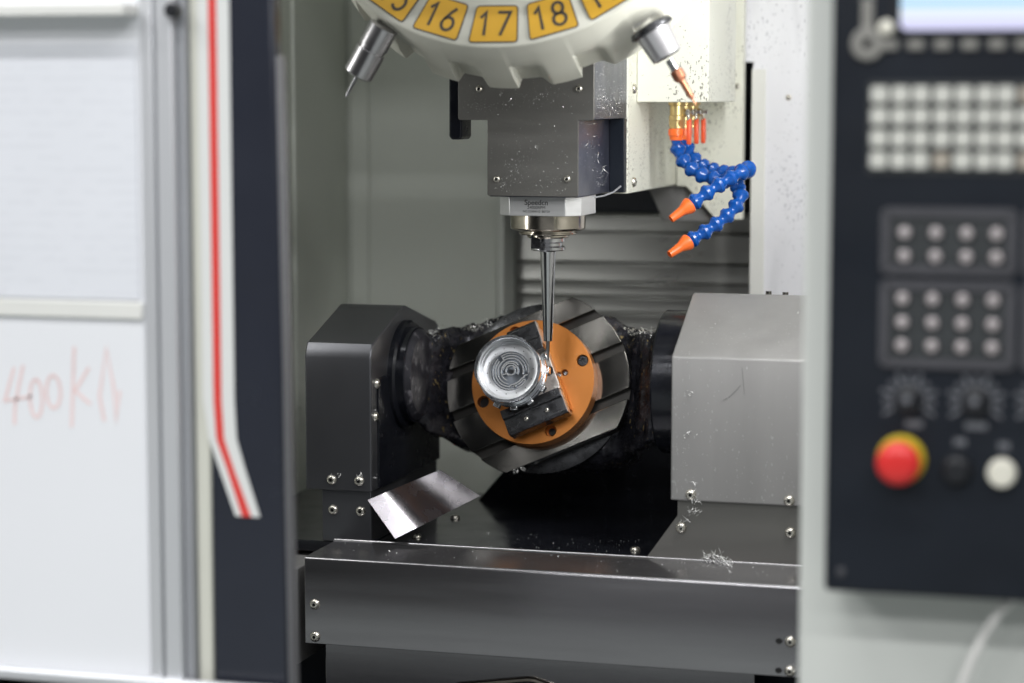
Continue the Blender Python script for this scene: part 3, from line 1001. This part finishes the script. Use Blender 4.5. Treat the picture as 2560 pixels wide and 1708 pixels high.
DIG = {
    '1': [[(0.14, 0.76), (0.36, 1.0), (0.36, 0.0)]],
    '5': [[(0.58, 1.0), (0.14, 1.0), (0.09, 0.52)] + ell(0.31, 0.31, 0.27, 0.31, 140, -145, 18)],
    '6': [[(0.47, 1.0), (0.30, 0.78), (0.12, 0.46)] + ell(0.32, 0.28, 0.26, 0.28, 165, 165 - 360, 24)],
    '7': [[(0.05, 1.0), (0.58, 1.0), (0.24, 0.0)]],
    '8': [ell(0.32, 0.75, 0.22, 0.25, -90, 270, 22), ell(0.32, 0.26, 0.27, 0.26, 90, 450, 24)],
    '9': [[(0.17, 0.0), (0.34, 0.22), (0.52, 0.54)] + ell(0.32, 0.72, 0.26, 0.28, -15, -15 + 360, 24)],
    '4': [[(0.45, 0), (0.45, 1.0), (0.05, 0.3), (0.62, 0.3)]], '0': [ell(0.32, 0.5, 0.26, 0.5, 90, 450, 24)],
    '3': [ell(0.3, 0.74, 0.25, 0.26, 150, -80, 14) + ell(0.3, 0.26, 0.28, 0.26, 80, -150, 14)],
    '2': [ell(0.32, 0.72, 0.25, 0.28, 160, -25, 14) + [(0.06, 0.0), (0.6, 0.0)]],
}
for num in range(14, 21):
    a = (num - 17) * STEP
    rd = (math.sin(a), -math.cos(a)); tg = (math.cos(a), math.sin(a))
    T = DF @ frame((rd[0] * 233.5, rd[1] * 233.5, 0), (tg[0], tg[1], 0), (-rd[0], -rd[1], 0), (0, 0, 1))
    o = part("number_plate", MB().prism(rounded(51, 61, 48, 5), 'z', 0.15, 1.0, T), [M['yellow']], mg, 0.3, label="yellow plate with the number %d" % num)
    part("plate_border", MB().ribbon(rounded(51.6, 61.6, 48.6, 5), 1.5, 0.2, 1.15, T, closed=True), M['ink'], o)
    mbn = MB()
    for i, ch in enumerate(str(num)):
        for st in DIG[ch]:
            H_, W_ = 31.0, 29.0
            pts = [(-23 + i * 24 + x * W_, -15.5 + y * H_) for x, y in st]
            mbn.ribbon(pts, 3.9, 0.9, 1.35, T)
    part("numeral", mbn, M['ink'], o)


def mag_tool_axis(deg):
    a = R(deg)
    rd = DF.to_3x3() @ Vector((math.sin(a), -math.cos(a), 0))
    d = (rd * math.cos(TI) - DN * math.sin(TI)).normalized()
    return rd, d


# left tool: steel holder with thin drill
rd, d = mag_tool_axis(-35.5)
p0 = Vector((-111, -324, 480))
T = look(p0, d, (0, 1, 0))
tl = thing("drill_tool_holder", "polished steel tool holder with a thin drill hanging at the left of the ivory drum", "tool holder", tuple(p0), "tools hanging in the magazine")
part("holder_body", MB().lathe([(12, -6), (18.6, -4), (18.6, 24), (17.4, 24.6), (17.4, 29), (19.0, 29.6), (19.0, 64), (18, 65.2), (6, 65.2), (5, 61)], T, 64), M['dullsteel'], tl, sharp=20)
part("drill", MB().lathe([(2.3, 60), (2.3, 94), (0.5, 99)], T, 12), M['carbide'], tl)
# right tool: flanged collet chuck with copper coloured cutter
rd, d = mag_tool_axis(34.3)
p0 = Vector((228, -305, 476))
T = look(p0, d, (0, 1, 0))
tr = thing("copper_tipped_tool_holder", "flanged collet chuck with copper coloured cutter hanging at the right of the ivory drum", "tool holder", tuple(p0), "tools hanging in the magazine")
part("flange", MB().lathe([(20, -9), (26, -7), (28, -3), (28, 0), (24, 1.5)], T, 64), M['jaw'], tr, sharp=20)
part("holder_body", MB().lathe([(22, 1), (22, 4), (19.8, 30), (19.5, 34), (18.5, 35.5), (6, 35.5)], T, 64), M['satin'], tr, sharp=20)
part("end_ring", MB().lathe([(15.5, 35.6), (15.5, 36.4), (7, 36.4)], T, 48), M['blackknob'], tr)
part("collet_neck", MB().lathe([(5.4, 40), (5.4, 54), (7.4, 56)], T, 24), M['chrome'], tr)
part("collet_nut", MB().lathe([(7.6, 55), (8.4, 57), (8.4, 66), (5.5, 70)], T, 8), M['copper'], tr, 0.5, sharp=20)
part("cutter", MB().lathe([(4.4, 66), (4.0, 92), (1.5, 95), (1.0, 103)], T, 16), M['copper'], tr, sharp=20)

# ================================================================== COOLANT VALVES AND HOSES
VY = (105, 150, 192)
LABV = ("front brass ball valve with orange lever under the cream box, nearest of three",
        "middle brass ball valve with orange lever under the cream box, partly hidden",
        "rear valve with orange lever under the cream box, farthest of the three")
for i, y in enumerate(VY):
    x = 173 + i * 1.5
    v = thing("coolant_valve", LABV[i], "valve", (x, y, 388.8), "coolant valves under the cream box")
    P = Matrix.Translation((x, y, 0))
    part("valve_body", MB().lathe([(9.5, 352), (10.5, 353), (10.5, 363), (11.3, 364), (11.3, 370), (10.2, 371), (10.2, 384), (12.5, 385), (12.5, 388.9)], P, 6 if False else 32).lathe([(11.4, 356), (11.4, 366)], P, 6), M['brass'], v, sharp=20)
    part("stem_boss", MB().lathe([(5.5, 8), (5.5, 13), (4, 14)], frame((x, y, 374), (0, 1, 0), (0, 0, 1), (1, 0, 0)), 20), M['brass'], v)
    part("lever_nut", MB().lathe([(4.6, 14), (4.6, 18), (2.4, 18.5), (2.4, 22), (4, 22.2), (4, 24)], frame((x, y - 6, 375), (0, 1, 0), (0, 0, 1), (1, 0, 0)), 6), M['screw'], v)
    part("lever", MB().prism([(x + 15, 378), (x + 18.2, 378), (x + 19, 366), (x + 20, 358), (x + 17.5, 358), (x + 16, 366)], 'y', y - 11, y - 2), M['screw'], v, 0.4)
    hz = MB()
    for (zz, hw) in ((0, 0),):
        pass
    hz.prism([(y - 12.5, 362), (y - 13.5, 337), (y - 10, 330), (y - 4, 330), (y - 0.5, 337), (y - 1, 362), (y - 4, 366), (y - 9.5, 366)], 'x', x + 15.6, x + 21.6)
    part("lever_grip", hz, M['redvinyl'], v, 1.8, 3)

# hose segment: ball socket with hexagonal collar and waist, along +z, pitch 13.5
PITCH_H = 19.6


def seg_mesh():
    mb = MB()
    mb.lathe([(6.6, -3.5), (6.6, 2.4), (7.2, 3.2), (10.2, 8.2), (11.4, 9.2), (11.4, 13.0), (10.8, 13.8), (8.0, 17.0), (6.8, 20.0)], None, 20, cap0=True, cap1=True)
    return mb.mesh("hose_segment", M['blue'], sharp=24)


def nozzle_mesh():
    mb = MB()
    mb.lathe([(10.4, -1.5), (11.6, 0), (11.2, 3.6), (7.2, 13.0), (6.8, 14.2), (5.2, 33), (4.0, 33.4), (3.2, 26)], None, 20, cap0=True, cap1=True)
    return mb.mesh("nozzle", M['orangeplastic'], sharp=24)


def adaptor_mesh():
    mb = MB()
    mb.lathe([(10.6, -16), (10.8, -15), (10.8, -6.5), (9.4, -5.5), (9.4, -3), (8.6, 0)], None, 24)
    for k in range(12):
        mb.box(9.9, 11.2, -1.0, 1.0, -14.5, -7.5, Matrix.Rotation(k * math.pi / 6, 4, 'Z'))
    return mb.mesh("adaptor", M['orangeplastic'], sharp=24)


SEG, NOZ, ADP = seg_mesh(), nozzle_mesh(), adaptor_mesh()


def resample(pts, pitch):
    P = [Vector(p) for p in pts]
    fine = []
    for i in range(len(P) - 1):
        p0, p1, p2, p3 = P[max(i - 1, 0)], P[i], P[i + 1], P[min(i + 2, len(P) - 1)]
        for j in range(30):
            t_ = j / 30
            fine.append(0.5 * ((2 * p1) + (p2 - p0) * t_ + (2 * p0 - 5 * p1 + 4 * p2 - p3) * t_ ** 2 + (3 * p1 - p0 - 3 * p2 + p3) * t_ ** 3))
    fine.append(P[-1])
    total = sum((b - a).length for a, b in zip(fine, fine[1:])) - 32.0      # the nozzle takes the rest
    step = total / round(total / pitch)
    out, acc, nxt = [fine[0]], 0.0, step
    for a, b in zip(fine, fine[1:]):
        l = (b - a).length
        while acc + l >= nxt - 1e-6 and nxt <= total + 1e-3:
            out.append(a.lerp(b, (nxt - acc) / l)); nxt += step
        acc += l
    return out, fine[-1]


H1 = [(172, 105, 334), (177, 100, 317.2), (188.9, 92, 302.5), (205.8, 84, 291.8), (226, 76, 284), (246.4, 72, 282.7), (265.9, 66, 277.7), (274.7, 55, 264.5), (267.9, 42, 245.9), (250.8, 28, 228.4), (232.9, 16, 215.2), (217.4, 6, 204.7), (208.7, 0, 199.5), (190.1, -16, 185.2)]
H2 = [(174.5, 150, 334), (183, 145, 316.1), (194.4, 140, 304), (210.2, 130, 296), (231.9, 118, 292.1), (253.4, 100, 289.5), (278, 75, 295), (284.6, 50, 300.2), (276.2, 30, 294.3), (259.9, 15, 283.8), (245.5, 5, 274.4), (228.6, -6, 261.2), (220.2, -10, 254.8), (194.4, -28, 233.8)]
for pts, lab, base in ((H1, "blue segmented coolant hose with orange nozzle, lower of the two nozzles", H1[0]), (H2, "blue segmented coolant hose looping round behind, its orange nozzle above the other", H2[0])):
    h = thing("coolant_hose", lab, "coolant hose", base, "blue coolant hoses")
    pp, tip = resample(pts, PITCH_H)
    inst("adaptor", ADP, h, Matrix.Translation(pp[0] + Vector((0, 0, 2))) @ Matrix.Rotation(math.pi, 4, 'X'))
    for a, b in zip(pp[:-1], pp[1:]):
        inst("hose_segment", SEG, h, look(a, b - a, (0.2, 1, 0.1)))
    inst("nozzle", NOZ, h, look(pp[-1], tip - pp[-1], (0.2, 1, 0.1)))

# ================================================================== MACHINE DOOR (left, near)
dr = thing("machine_door", "white sliding machine door with aluminium edge profile at the far left", "door", (-380, -780, -260))
part("door_panel", MB().box(-900, -214, -800, -790, -236, 700), M['dooracryl'], dr)
part("reflection_liner", MB().box(-900, -180, -779, -772, -250, 700), M['navymatt'], dr)  # unseen dark sheet, added to keep the platter's reflection dark
part("edge_profile", MB().box(-214, -199.6, -806, -780, -250, 700).box(-196.5, -176.5, -806, -780, -250, 700), M['aluprofile'], dr, 2)
part("profile_groove", MB().box(-199.4, -196.7, -799, -782, -250, 700), M['greyprofile'], dr)
part("rubber_seal", MB().box(-176.3, -165.6, -797, -782, -250, 700), M['greyprofile'], dr, 1.5)
part("paper_holder", MB().box(-900, -217, -838, -800.3, 482, 494), M['white'], dr, 1.5)
part("bottom_rail", MB().box(-900, -214, -815, -801, -262, -238), M['cream'], dr, 3)
mk = MB()
TM = frame((0, -800.2, 0), (1, 0, 0), (0, 0, 1), (0, -1, 0))
for st in ([(-373, 103), (-385, 66), (-352, 72)], [(-362, 106), (-366, 90), (-373, 60), (-374, 40)],
           ell(-347, 70, 7.5, 21, 100, 460, 20), ell(-326, 78, 8.5, 18, 60, 420, 20),
           [(-300, 128), (-302, 95), (-305, 40)], [(-283, 106), (-300, 80), (-282, 66)],
           [(-266, 48), (-271, 75), (-262, 128), (-254, 85), (-252, 48), (-247, 82)]):
    mk.ribbon(st, 3.4, 0.0, 0.35, TM)
part("handwriting", mk, M['marker'], dr, label="faded red handwriting 400 kN")
single("printed_notice", MB().box(-420, -221, -802.2, -800.6, 181, 453), M['paper'], "white printed paper notice fixed to the upper part of the white door", "notice", (-320, -801, 181))
single("seam_strip", MB().box(-900, -217, -805, -800.4, 160, 178.5), M['white'], "slim white strip along the lower edge of the printed notice", "strip", (-400, -802, 160), 1.5)

fr = thing("door_frame", "navy door frame with cream post and white and red stripe that bends near its foot", "door frame", (-110, -770, -260))
part("post", MB().box(-165.4, -147.2, -788.5, -740, -270, 700), M['cream'], fr, 3)
part("navy_panel", MB().prism([(-147, -250), (-147, 700), (-71, 700), (-64, 120), (-61, -250)], 'y', -790, -770), M['navy'], fr, 4)
part("reflection_liner", MB().box(-165, -84, -739, -732, -250, 700), M['navymatt'], fr)  # added behind the frame too, darkens what the platter mirrors
part("seal_lip", MB().prism([(-62, -250), (-71, 440), (-65, 440), (-57, -250)], 'y', -786, -764), M['seal'], fr, 2)


def stripe(lx, rx, y0):
    zs2 = (700, 75, 33, -1, -50)
    P = [(x, z) for x, z in zip(lx, zs2)] + [(x, z) for x, z in zip(rx[::-1], zs2[::-1])]
    mb = MB()
    for k in range(4):
        mb.prism([(lx[k], zs2[k]), (rx[k], zs2[k]), (rx[k + 1], zs2[k + 1]), (lx[k + 1], zs2[k + 1])], 'y', y0, -790.3)
    return mb


part("white_stripe", stripe((-154, -154, -148.2, -136, -118.3), (-118, -118, -116, -106, -90), -791.0), M['stripewhite'], fr)
part("red_stripe", stripe((-141.5, -141.5, -139, -126.6, -110.5), (-132.6, -132.6, -130.3, -118.8, -100), -791.8), M['stripered'], fr)
part("black_stop", MB().lathe([(8, 0), (8, 12), (6, 14)], look((-172, -806, 487), (0, -1, 0)), 24), M['blackknob'], dr)
single("door_sill", MB().box(-900, -64, -815, -802, -330, -229), M['aluprofile'], "grey metal sill under the door and navy frame at the bottom edge", "sill", (-300, -808, -330), 4)

# ================================================================== FRONT PANEL AND CONTROL PANEL (right, near)
fp = thing("machine_front", "pale grey green sheet metal front of the machine behind the control panel", "panel", (700, -780, -400))
part("panel_sheet", MB().prism([(491, -450), (491, 700), (1200, 700), (1200, -450)], 'y', -800, -792), M['front'], fp, 5, 3)
part("return_flange", MB().box(491.5, 497, -792, -690, -450, 700), M['front'], fp, 1)

cp = thing("control_panel", "dark navy machine control panel with screen, ivory keys, knobs and red stop button", "control panel", (800, -840, -74))
PY = -880
part("housing", MB().box(527, 1100, PY, -801, -74, 700), M['navymatt'], cp, 5, 3)
part("screen_frame", MB().prism(rounded(260, 260, 200, 6), 'z', 0, 2.0, frame((711, PY, 552), (1, 0, 0), (0, 0, 1), (0, -1, 0))), M['blackknob'], cp, 0.8)
part("screen", MB().prism(rounded(236, 236, 170, 8), 'z', 2.1, 2.6, frame((590 + 118, PY, 458.6 + 85), (1, 0, 0), (0, 0, 1), (0, -1, 0))), M['screen'], cp)


def cap_mesh(name, w, h, d, m, r=2.5):
    mb = MB()
    mb.prism(rounded(w, w, h, r), 'z', 0, d * 0.7)
    mb.prism(rounded(w - 1.6, w - 1.6, h - 1.6, r), 'z', d * 0.7, d)
    return mb.mesh(name, m, sharp=35)


def PT(x, z, d=0.0):
    return frame((x, PY - d, z), (1, 0, 0), (0, 0, 1), (0, -1, 0))


soft = cap_mesh("softkey", 15, 9, 3, M['keygrey'])
for x in (580.9, 604.8, 629.2, 653.9, 678.4, 702.5, 727):
    inst("softkey", soft, cp, PT(x, 445.3, 2.0))
k1, k2 = cap_mesh("key", 15.6, 15.6, 5, M['key'], 3.5), cap_mesh("beige_key", 14.5, 14.5, 5, M['keybeige'], 3.5)
part("key_field", MB().prism(rounded(240, 240, 86, 4), 'z', 0, 1.0, PT(565 + 116, 369)), M['membrane'], cp)
for i, x in enumerate((572.4, 591.6, 610.4, 630.2, 649.4, 669.0, 687.4, 706.5, 726)):
    for j, z in enumerate((399.4, 379.4, 359.0, 338.9)):
        beige = (i, j) in ((3, 3), (7, 0), (7, 3))
        inst("key", k2 if beige else k1, cp, PT(x, z, 1.0))


def bezel(x0, x1, z0, z1, xs, zs_, bright):
    T = PT((x0 + x1) / 2, (z0 + z1) / 2)
    b = part("button_bezel", MB().ribbon(rounded(x1 - x0 - 9, x1 - x0 - 9, z1 - z0 - 9, 3), 9.0, 0.2, 4.0, T, closed=True), M['bezel'], cp, 1.0)
    part("membrane", MB().prism(rounded(x1 - x0 - 11, x1 - x0 - 11, z1 - z0 - 11, 3), 'z', 0.1, 1.2, T), M['membrane'], b)
    for z in zs_:
        for x in xs:
            inst("button", BTN, cp, PT(x, z, 1.2))


mbb = MB()
mbb.lathe([(8.2, 0), (8.2, 1.4), (7.4, 2.0)], None, 24, cap1=False, mi=1)
mbb.lathe([(5.6, 1.6), (5.6, 3.0), (4.6, 3.8), (2.5, 4.2)], None, 24, mi=0)
BTN = mbb.mesh("button", [M['cap'], M['bezel']], sharp=35)
bezel(575.5, 700.6, 232.5, 295, (597.8, 626.5, 654.7, 682), (271.6, 249.8), True)
bezel(575.5, 701, 145, 227, (597, 624.8, 652.3, 680.1), (209.8, 187.5, 165.8), False)
bezel(706, 832, 232.5, 295, (728, 757), (271.6, 249.8), True)
bezel(706, 832, 145, 227, (728, 755), (209.8, 187.5, 165.8), False)
for x, z in ((604.3, 113.9), (666.5, 114.4), (728, 115)):
    kb = part("rotary_knob", MB().lathe([(13, 0), (13, 3), (10, 4), (9.4, 15), (8, 16.5)], PT(x, z), 32).box(-2.4, 2.4, -10, 10, 16, 18, PT(x, z)), M['blackknob'], cp)
    mb = MB()
    for k in range(11):
        a = R(-30 + 24 * k)
        mb.box(17.5, 24.5 if k % 2 else 27.5, -1.6, 1.6, 0.1, 0.5, PT(x, z) @ Matrix.Rotation(a, 4, 'Z'))
    mb.ribbon(arc(16.2, -30, 210), 1.6, 0.1, 0.45, PT(x, z))
    part("dial_scale", mb, M['greyprint'], kb)
    part("pointer", MB().lathe([(4.2, 16.8), (4.2, 18.6)], PT(x - 0.5, z + 3), 16), M['greyprint'], kb)
for x, z, w in ((609.6, 91.4, 16), (667, 91.8, 20), (652.6, 76, 11), (693, 74, 10)):
    part("name_strip", MB().box(-w / 2, w / 2, -3.2, 3.2, 0.1, 0.6, PT(x, z)), M['greyprint'], cp)
es = part("emergency_stop", MB().lathe([(12, 4), (12, 16), (19, 20), (20.5, 24), (20.5, 29), (19, 33), (14, 36), (6, 37.2)], PT(598.5, 57.5), 48), M['red'], cp, sharp=45)
part("collar", MB().lathe([(23, 0), (23, 5), (20.5, 8.5), (12, 9)], PT(598.5, 57.5), 48), M['yellowring'], es)
part("selector_switch", MB().lathe([(15, 0), (15, 4), (12.5, 7), (11.5, 14), (9.5, 15.5)], PT(650.5, 50.5), 40), M['blackknob'], cp)
part("push_button", MB().lathe([(13.4, 0), (13.4, 5), (12.6, 6), (12.4, 11), (11, 12.5)], PT(691.8, 49), 40), M['whitecap'], cp)
part("pilot_lamp", MB().lathe([(7.4, 0), (7.4, 5), (5.5, 7.5), (2.5, 8.5)], PT(577.6, 461), 24), M['whitecap'], cp)
kr = part("key_switch", MB().lathe([(15.5, 0), (15.5, 4), (14, 5.5), (5, 5.5), (4.6, 2)], PT(560.5, 446.4), 40), M['keygrey'], cp)
part("key_stem", MB().box(-5.5, 5.5, 14, 42, 0.2, 4, PT(559.8, 446.4)), M['keygrey'], kr, 1)
part("key_slot", MB().box(-5, 5, -1.8, 1.8, 5.4, 6.0, PT(560.5, 446.4) @ Matrix.Rotation(R(35), 4, 'Z')), M['blackknob'], kr)
part("housing_bolt", MB().lathe([(4.2, 0), (4.2, 1.6), (3.2, 2.4)], PT(543.4, -54), 20), M['bezel'], cp)
single("white_cable", MB().tube([(730, -850, -60), (712, -850, -68), (700, -850, -80), (690, -850, -92), (676.6, -850, -114), (666, -850, -138), (658, -850, -160), (650, -850, -190), (640, -850, -250)], 4.3, 14), M['cable'],
       "white cable hanging down from below the control panel", "cable", (680, -850, -110), sharp=60)

# ================================================================== SWARF
chips("metal_chips", "bright metal chips sticking to the front of the grey spindle cover",
      [((-61, -165.1, 372), (180, 0, 0), (0, 0, 60), (0, -1, 0), 300, 0.3, 1.5, [(.2, .2, .09), (.55, .4, .12)]),
       ((-21, -165.1, 269), (119, 0, 0), (0, 0, 98), (0, -1, 0), 380, 0.3, 1.5, [(.15, .15, .06), (.75, .1, .09), (.4, .6, .12), (.3, .35, .08)]),
       ((-77, -152.1, 350), (13, 0, 0), (0, 0, 50), (0, -1, 0), 40, 0.5, 1.6, [(.6, .5, .15)])], "swarf")
chips("metal_chips", "bright metal chips caked on the dark right side of the spindle cover",
      [((120.8, -160, 369), (0, 186, 0), (0, 0, 75), (1, 0, 0), 900, 0.35, 1.8, [(.15, .3, .12), (.4, .15, .15), (.8, .3, .2)]),
       ((100.0, -160, 269), (0, 186, 0), (0, 0, 95), (1, 0, 0), 190, 0.4, 1.8, [(.55, .15, .08), (.7, .12, .1), (.4, .5, .2)])], "swarf")
chips("metal_chips", "sparse bright specks lying on the flat top of the long front cover",
      [((-220, -288, -198.9), (620, 0, 0), (0, 96, 0), (0, 0, 1), 130, 0.6, 2.0, None)], "swarf")
chips("metal_chips", "sparse bright specks on the wet black base plate",
      [((-150, -178, -200.1), (330, 0, 0), (0, 120, 0), (0, 0, 1), 110, 0.6, 2.2, None)], "swarf")
chips("metal_chips", "few bright chips stuck to the sloping top and front of the grey drive housing",
      [((236, -186.5, 72.5), (180, 0, 0), (0, 120, 62), (0, -0.46, 0.89), 26, 0.6, 2.0, None),
       ((236, -192.1, -110), (40, 0, 0), (0, 0, 130), (0, -1, 0), 26, 0.6, 2.4, [(.3, .5, .1), (.35, .3, .08)]),
       ((240, -62, 136.4), (150, 0, 0), (0, 16, 0), (0, 0, 1), 26, 0.8, 2.2, None)], "swarf")
chips("metal_chips", "dark and bright chips clinging to the top of the oily cradle",
      [(tuple(TF @ Vector((-150, 79, -60))), (60, 0, 0), tuple(TN * 60), tuple(TV), 120, 1.2, 4.5, None),
       (tuple(TF @ Vector((-100, 96, -60))), (120, 0, 0), tuple(TN * 40), tuple(TV), 140, 1.2, 4.5, None),
       (tuple(TF @ Vector((120, 78, -40))), (60, 0, 0), tuple(TN * 60), tuple(TV), 240, 1.8, 6.0, None)], "swarf", 'chipw')
mb = MB()
curls(mb, [(276, -187, -194), (283, -187, -190), (292, -188, -191), (300, -190, -195), (306, -197, -198)], (0, -.4, 1), 90, 13, 0.8, 3.2)
curls(mb, [(314, -210, -197), (318, -240, -198)], (0, 0, 1), 10, 5, 0.8, 1.5)
single("swarf_clump", mb, M['chip'], "tangled clump of curled swarf on the long front cover below the grey housing", "swarf", (288, -190, -198), kind="stuff", group="swarf")
mb = MB()
curls(mb, [(262, -193.2, -98), (264, -193.2, -115), (266, -194, -130), (258, -193, -132), (250, -186, -144), (246, -188, -150)], (0, -1, .2), 46, 12, 0.6, 2.2)
curls(mb, [(254, -193, 22), (256, -193, 18), (253, -193, -30), (256, -193, -36)], (0, -1, 0), 9, 9, 0.7, 1.5)
single("swarf_clump", mb, M['chip'], "stringy swarf hanging around the left screw at the foot of the grey housing", "swarf", (262, -193, -130), kind="stuff", group="swarf")
mb = MB()
curls(mb, [(416, -292, -199), (417, -280, -197), (417.5, -294, -215), (418, -294, -240), (418, -294, -265), (412, -297, -300)], (1, -.5, .5), 70, 6, 0.7, 2.0)
single("swarf_clump", mb, M['chip'], "fine swarf along the right end of the long front cover", "swarf", (416, -292, -230), kind="stuff", group="swarf")
mb = MB()
curls(mb, [(-20, -165.6, 355), (-4, -165.6, 400), (45, -165.6, 330), (2, -165.6, 310), (20, -165.6, 300), (10, -165.6, 395)], (0, -1, 0), 9, 10, 0.7, 1.0)
curls(mb, [(100.6, -120, 330), (100.6, -60, 315), (100.6, -80, 345), (100.6, -30, 300)], (1, 0, 0), 8, 14, 0.7, 1.0)
single("swarf_clump", mb, M['chip'], "long thin swarf threads stuck to the spindle cover", "swarf", (20, -166, 330), kind="stuff", group="swarf")
mb = MB()
curls(mb, [(-232, -196, -108), (-222, -196, -106), (-195, -196, -107), (-190, -196, -105)], (0, -1, 0), 12, 9, 0.6, 1.5)
curls(mb, [(-177, -176, -20), (-176.5, -178, -110), (-176.5, -178, 18)], (1, 0, 0), 14, 5, 0.7, 1.6)
single("swarf_clump", mb, M['chip'], "small swarf threads around the screws of the dark left bearing cover", "swarf", (-220, -194, -108), kind="stuff", group="swarf")

mb = MB()
curls(mb, [tuple(TS @ Vector((x, -101.5, -3))) for x in (-72, -66, -60, -40)], tuple(TN), 30, 6, 0.9, 2.0)
curls(mb, [tuple(TF @ Vector(p)) for p in ((-108, 84, -30), (-90, 91, -40), (150, 79, -10), (160, 74, 0), (-150, 62, 20))], (0, 0, 1), 90, 8, 1.0, 4.0)
single("swarf_clump", mb, M['chip'], "swarf caught along the edge of the slotted platter and on the cradle shoulders", "swarf", tuple(TS @ Vector((-60, -101, -3))), kind="stuff", group="swarf")
chips("metal_chips", "fine specks lying on the orange plate and on the slotted platter",
      [(tuple(TF @ Vector((-80, -80, 25.2))), (160, 0, 0), tuple(TV * 160), tuple(TN), 45, 0.3, 1.2, [(.8, .6, .08)]),
       (tuple(TF @ Vector((-90, -95, 0.3))), (200, 0, 0), tuple(TV * 190), tuple(TN), 60, 0.4, 1.4, [(.85, .2, .06)])], "swarf")

single("dark_thread", MB().tube([(321.7, -192.6, 56), (323, -192.7, 44), (325.4, -192.6, 22)], 0.16, 6), M['threadgrey'], "thin dark thread stuck upright on the front of the grey drive housing", "thread", (323, -192.5, 40))
single("curved_thread", MB().tube([(298, -192.6, 13), (307, -192.7, 18.5), (315, -192.7, 27), (320, -192.6, 33)], 0.2, 6), M['threadgrey'], "thin dark curved thread below the upright one on the grey housing", "thread", (308, -192.5, 20))
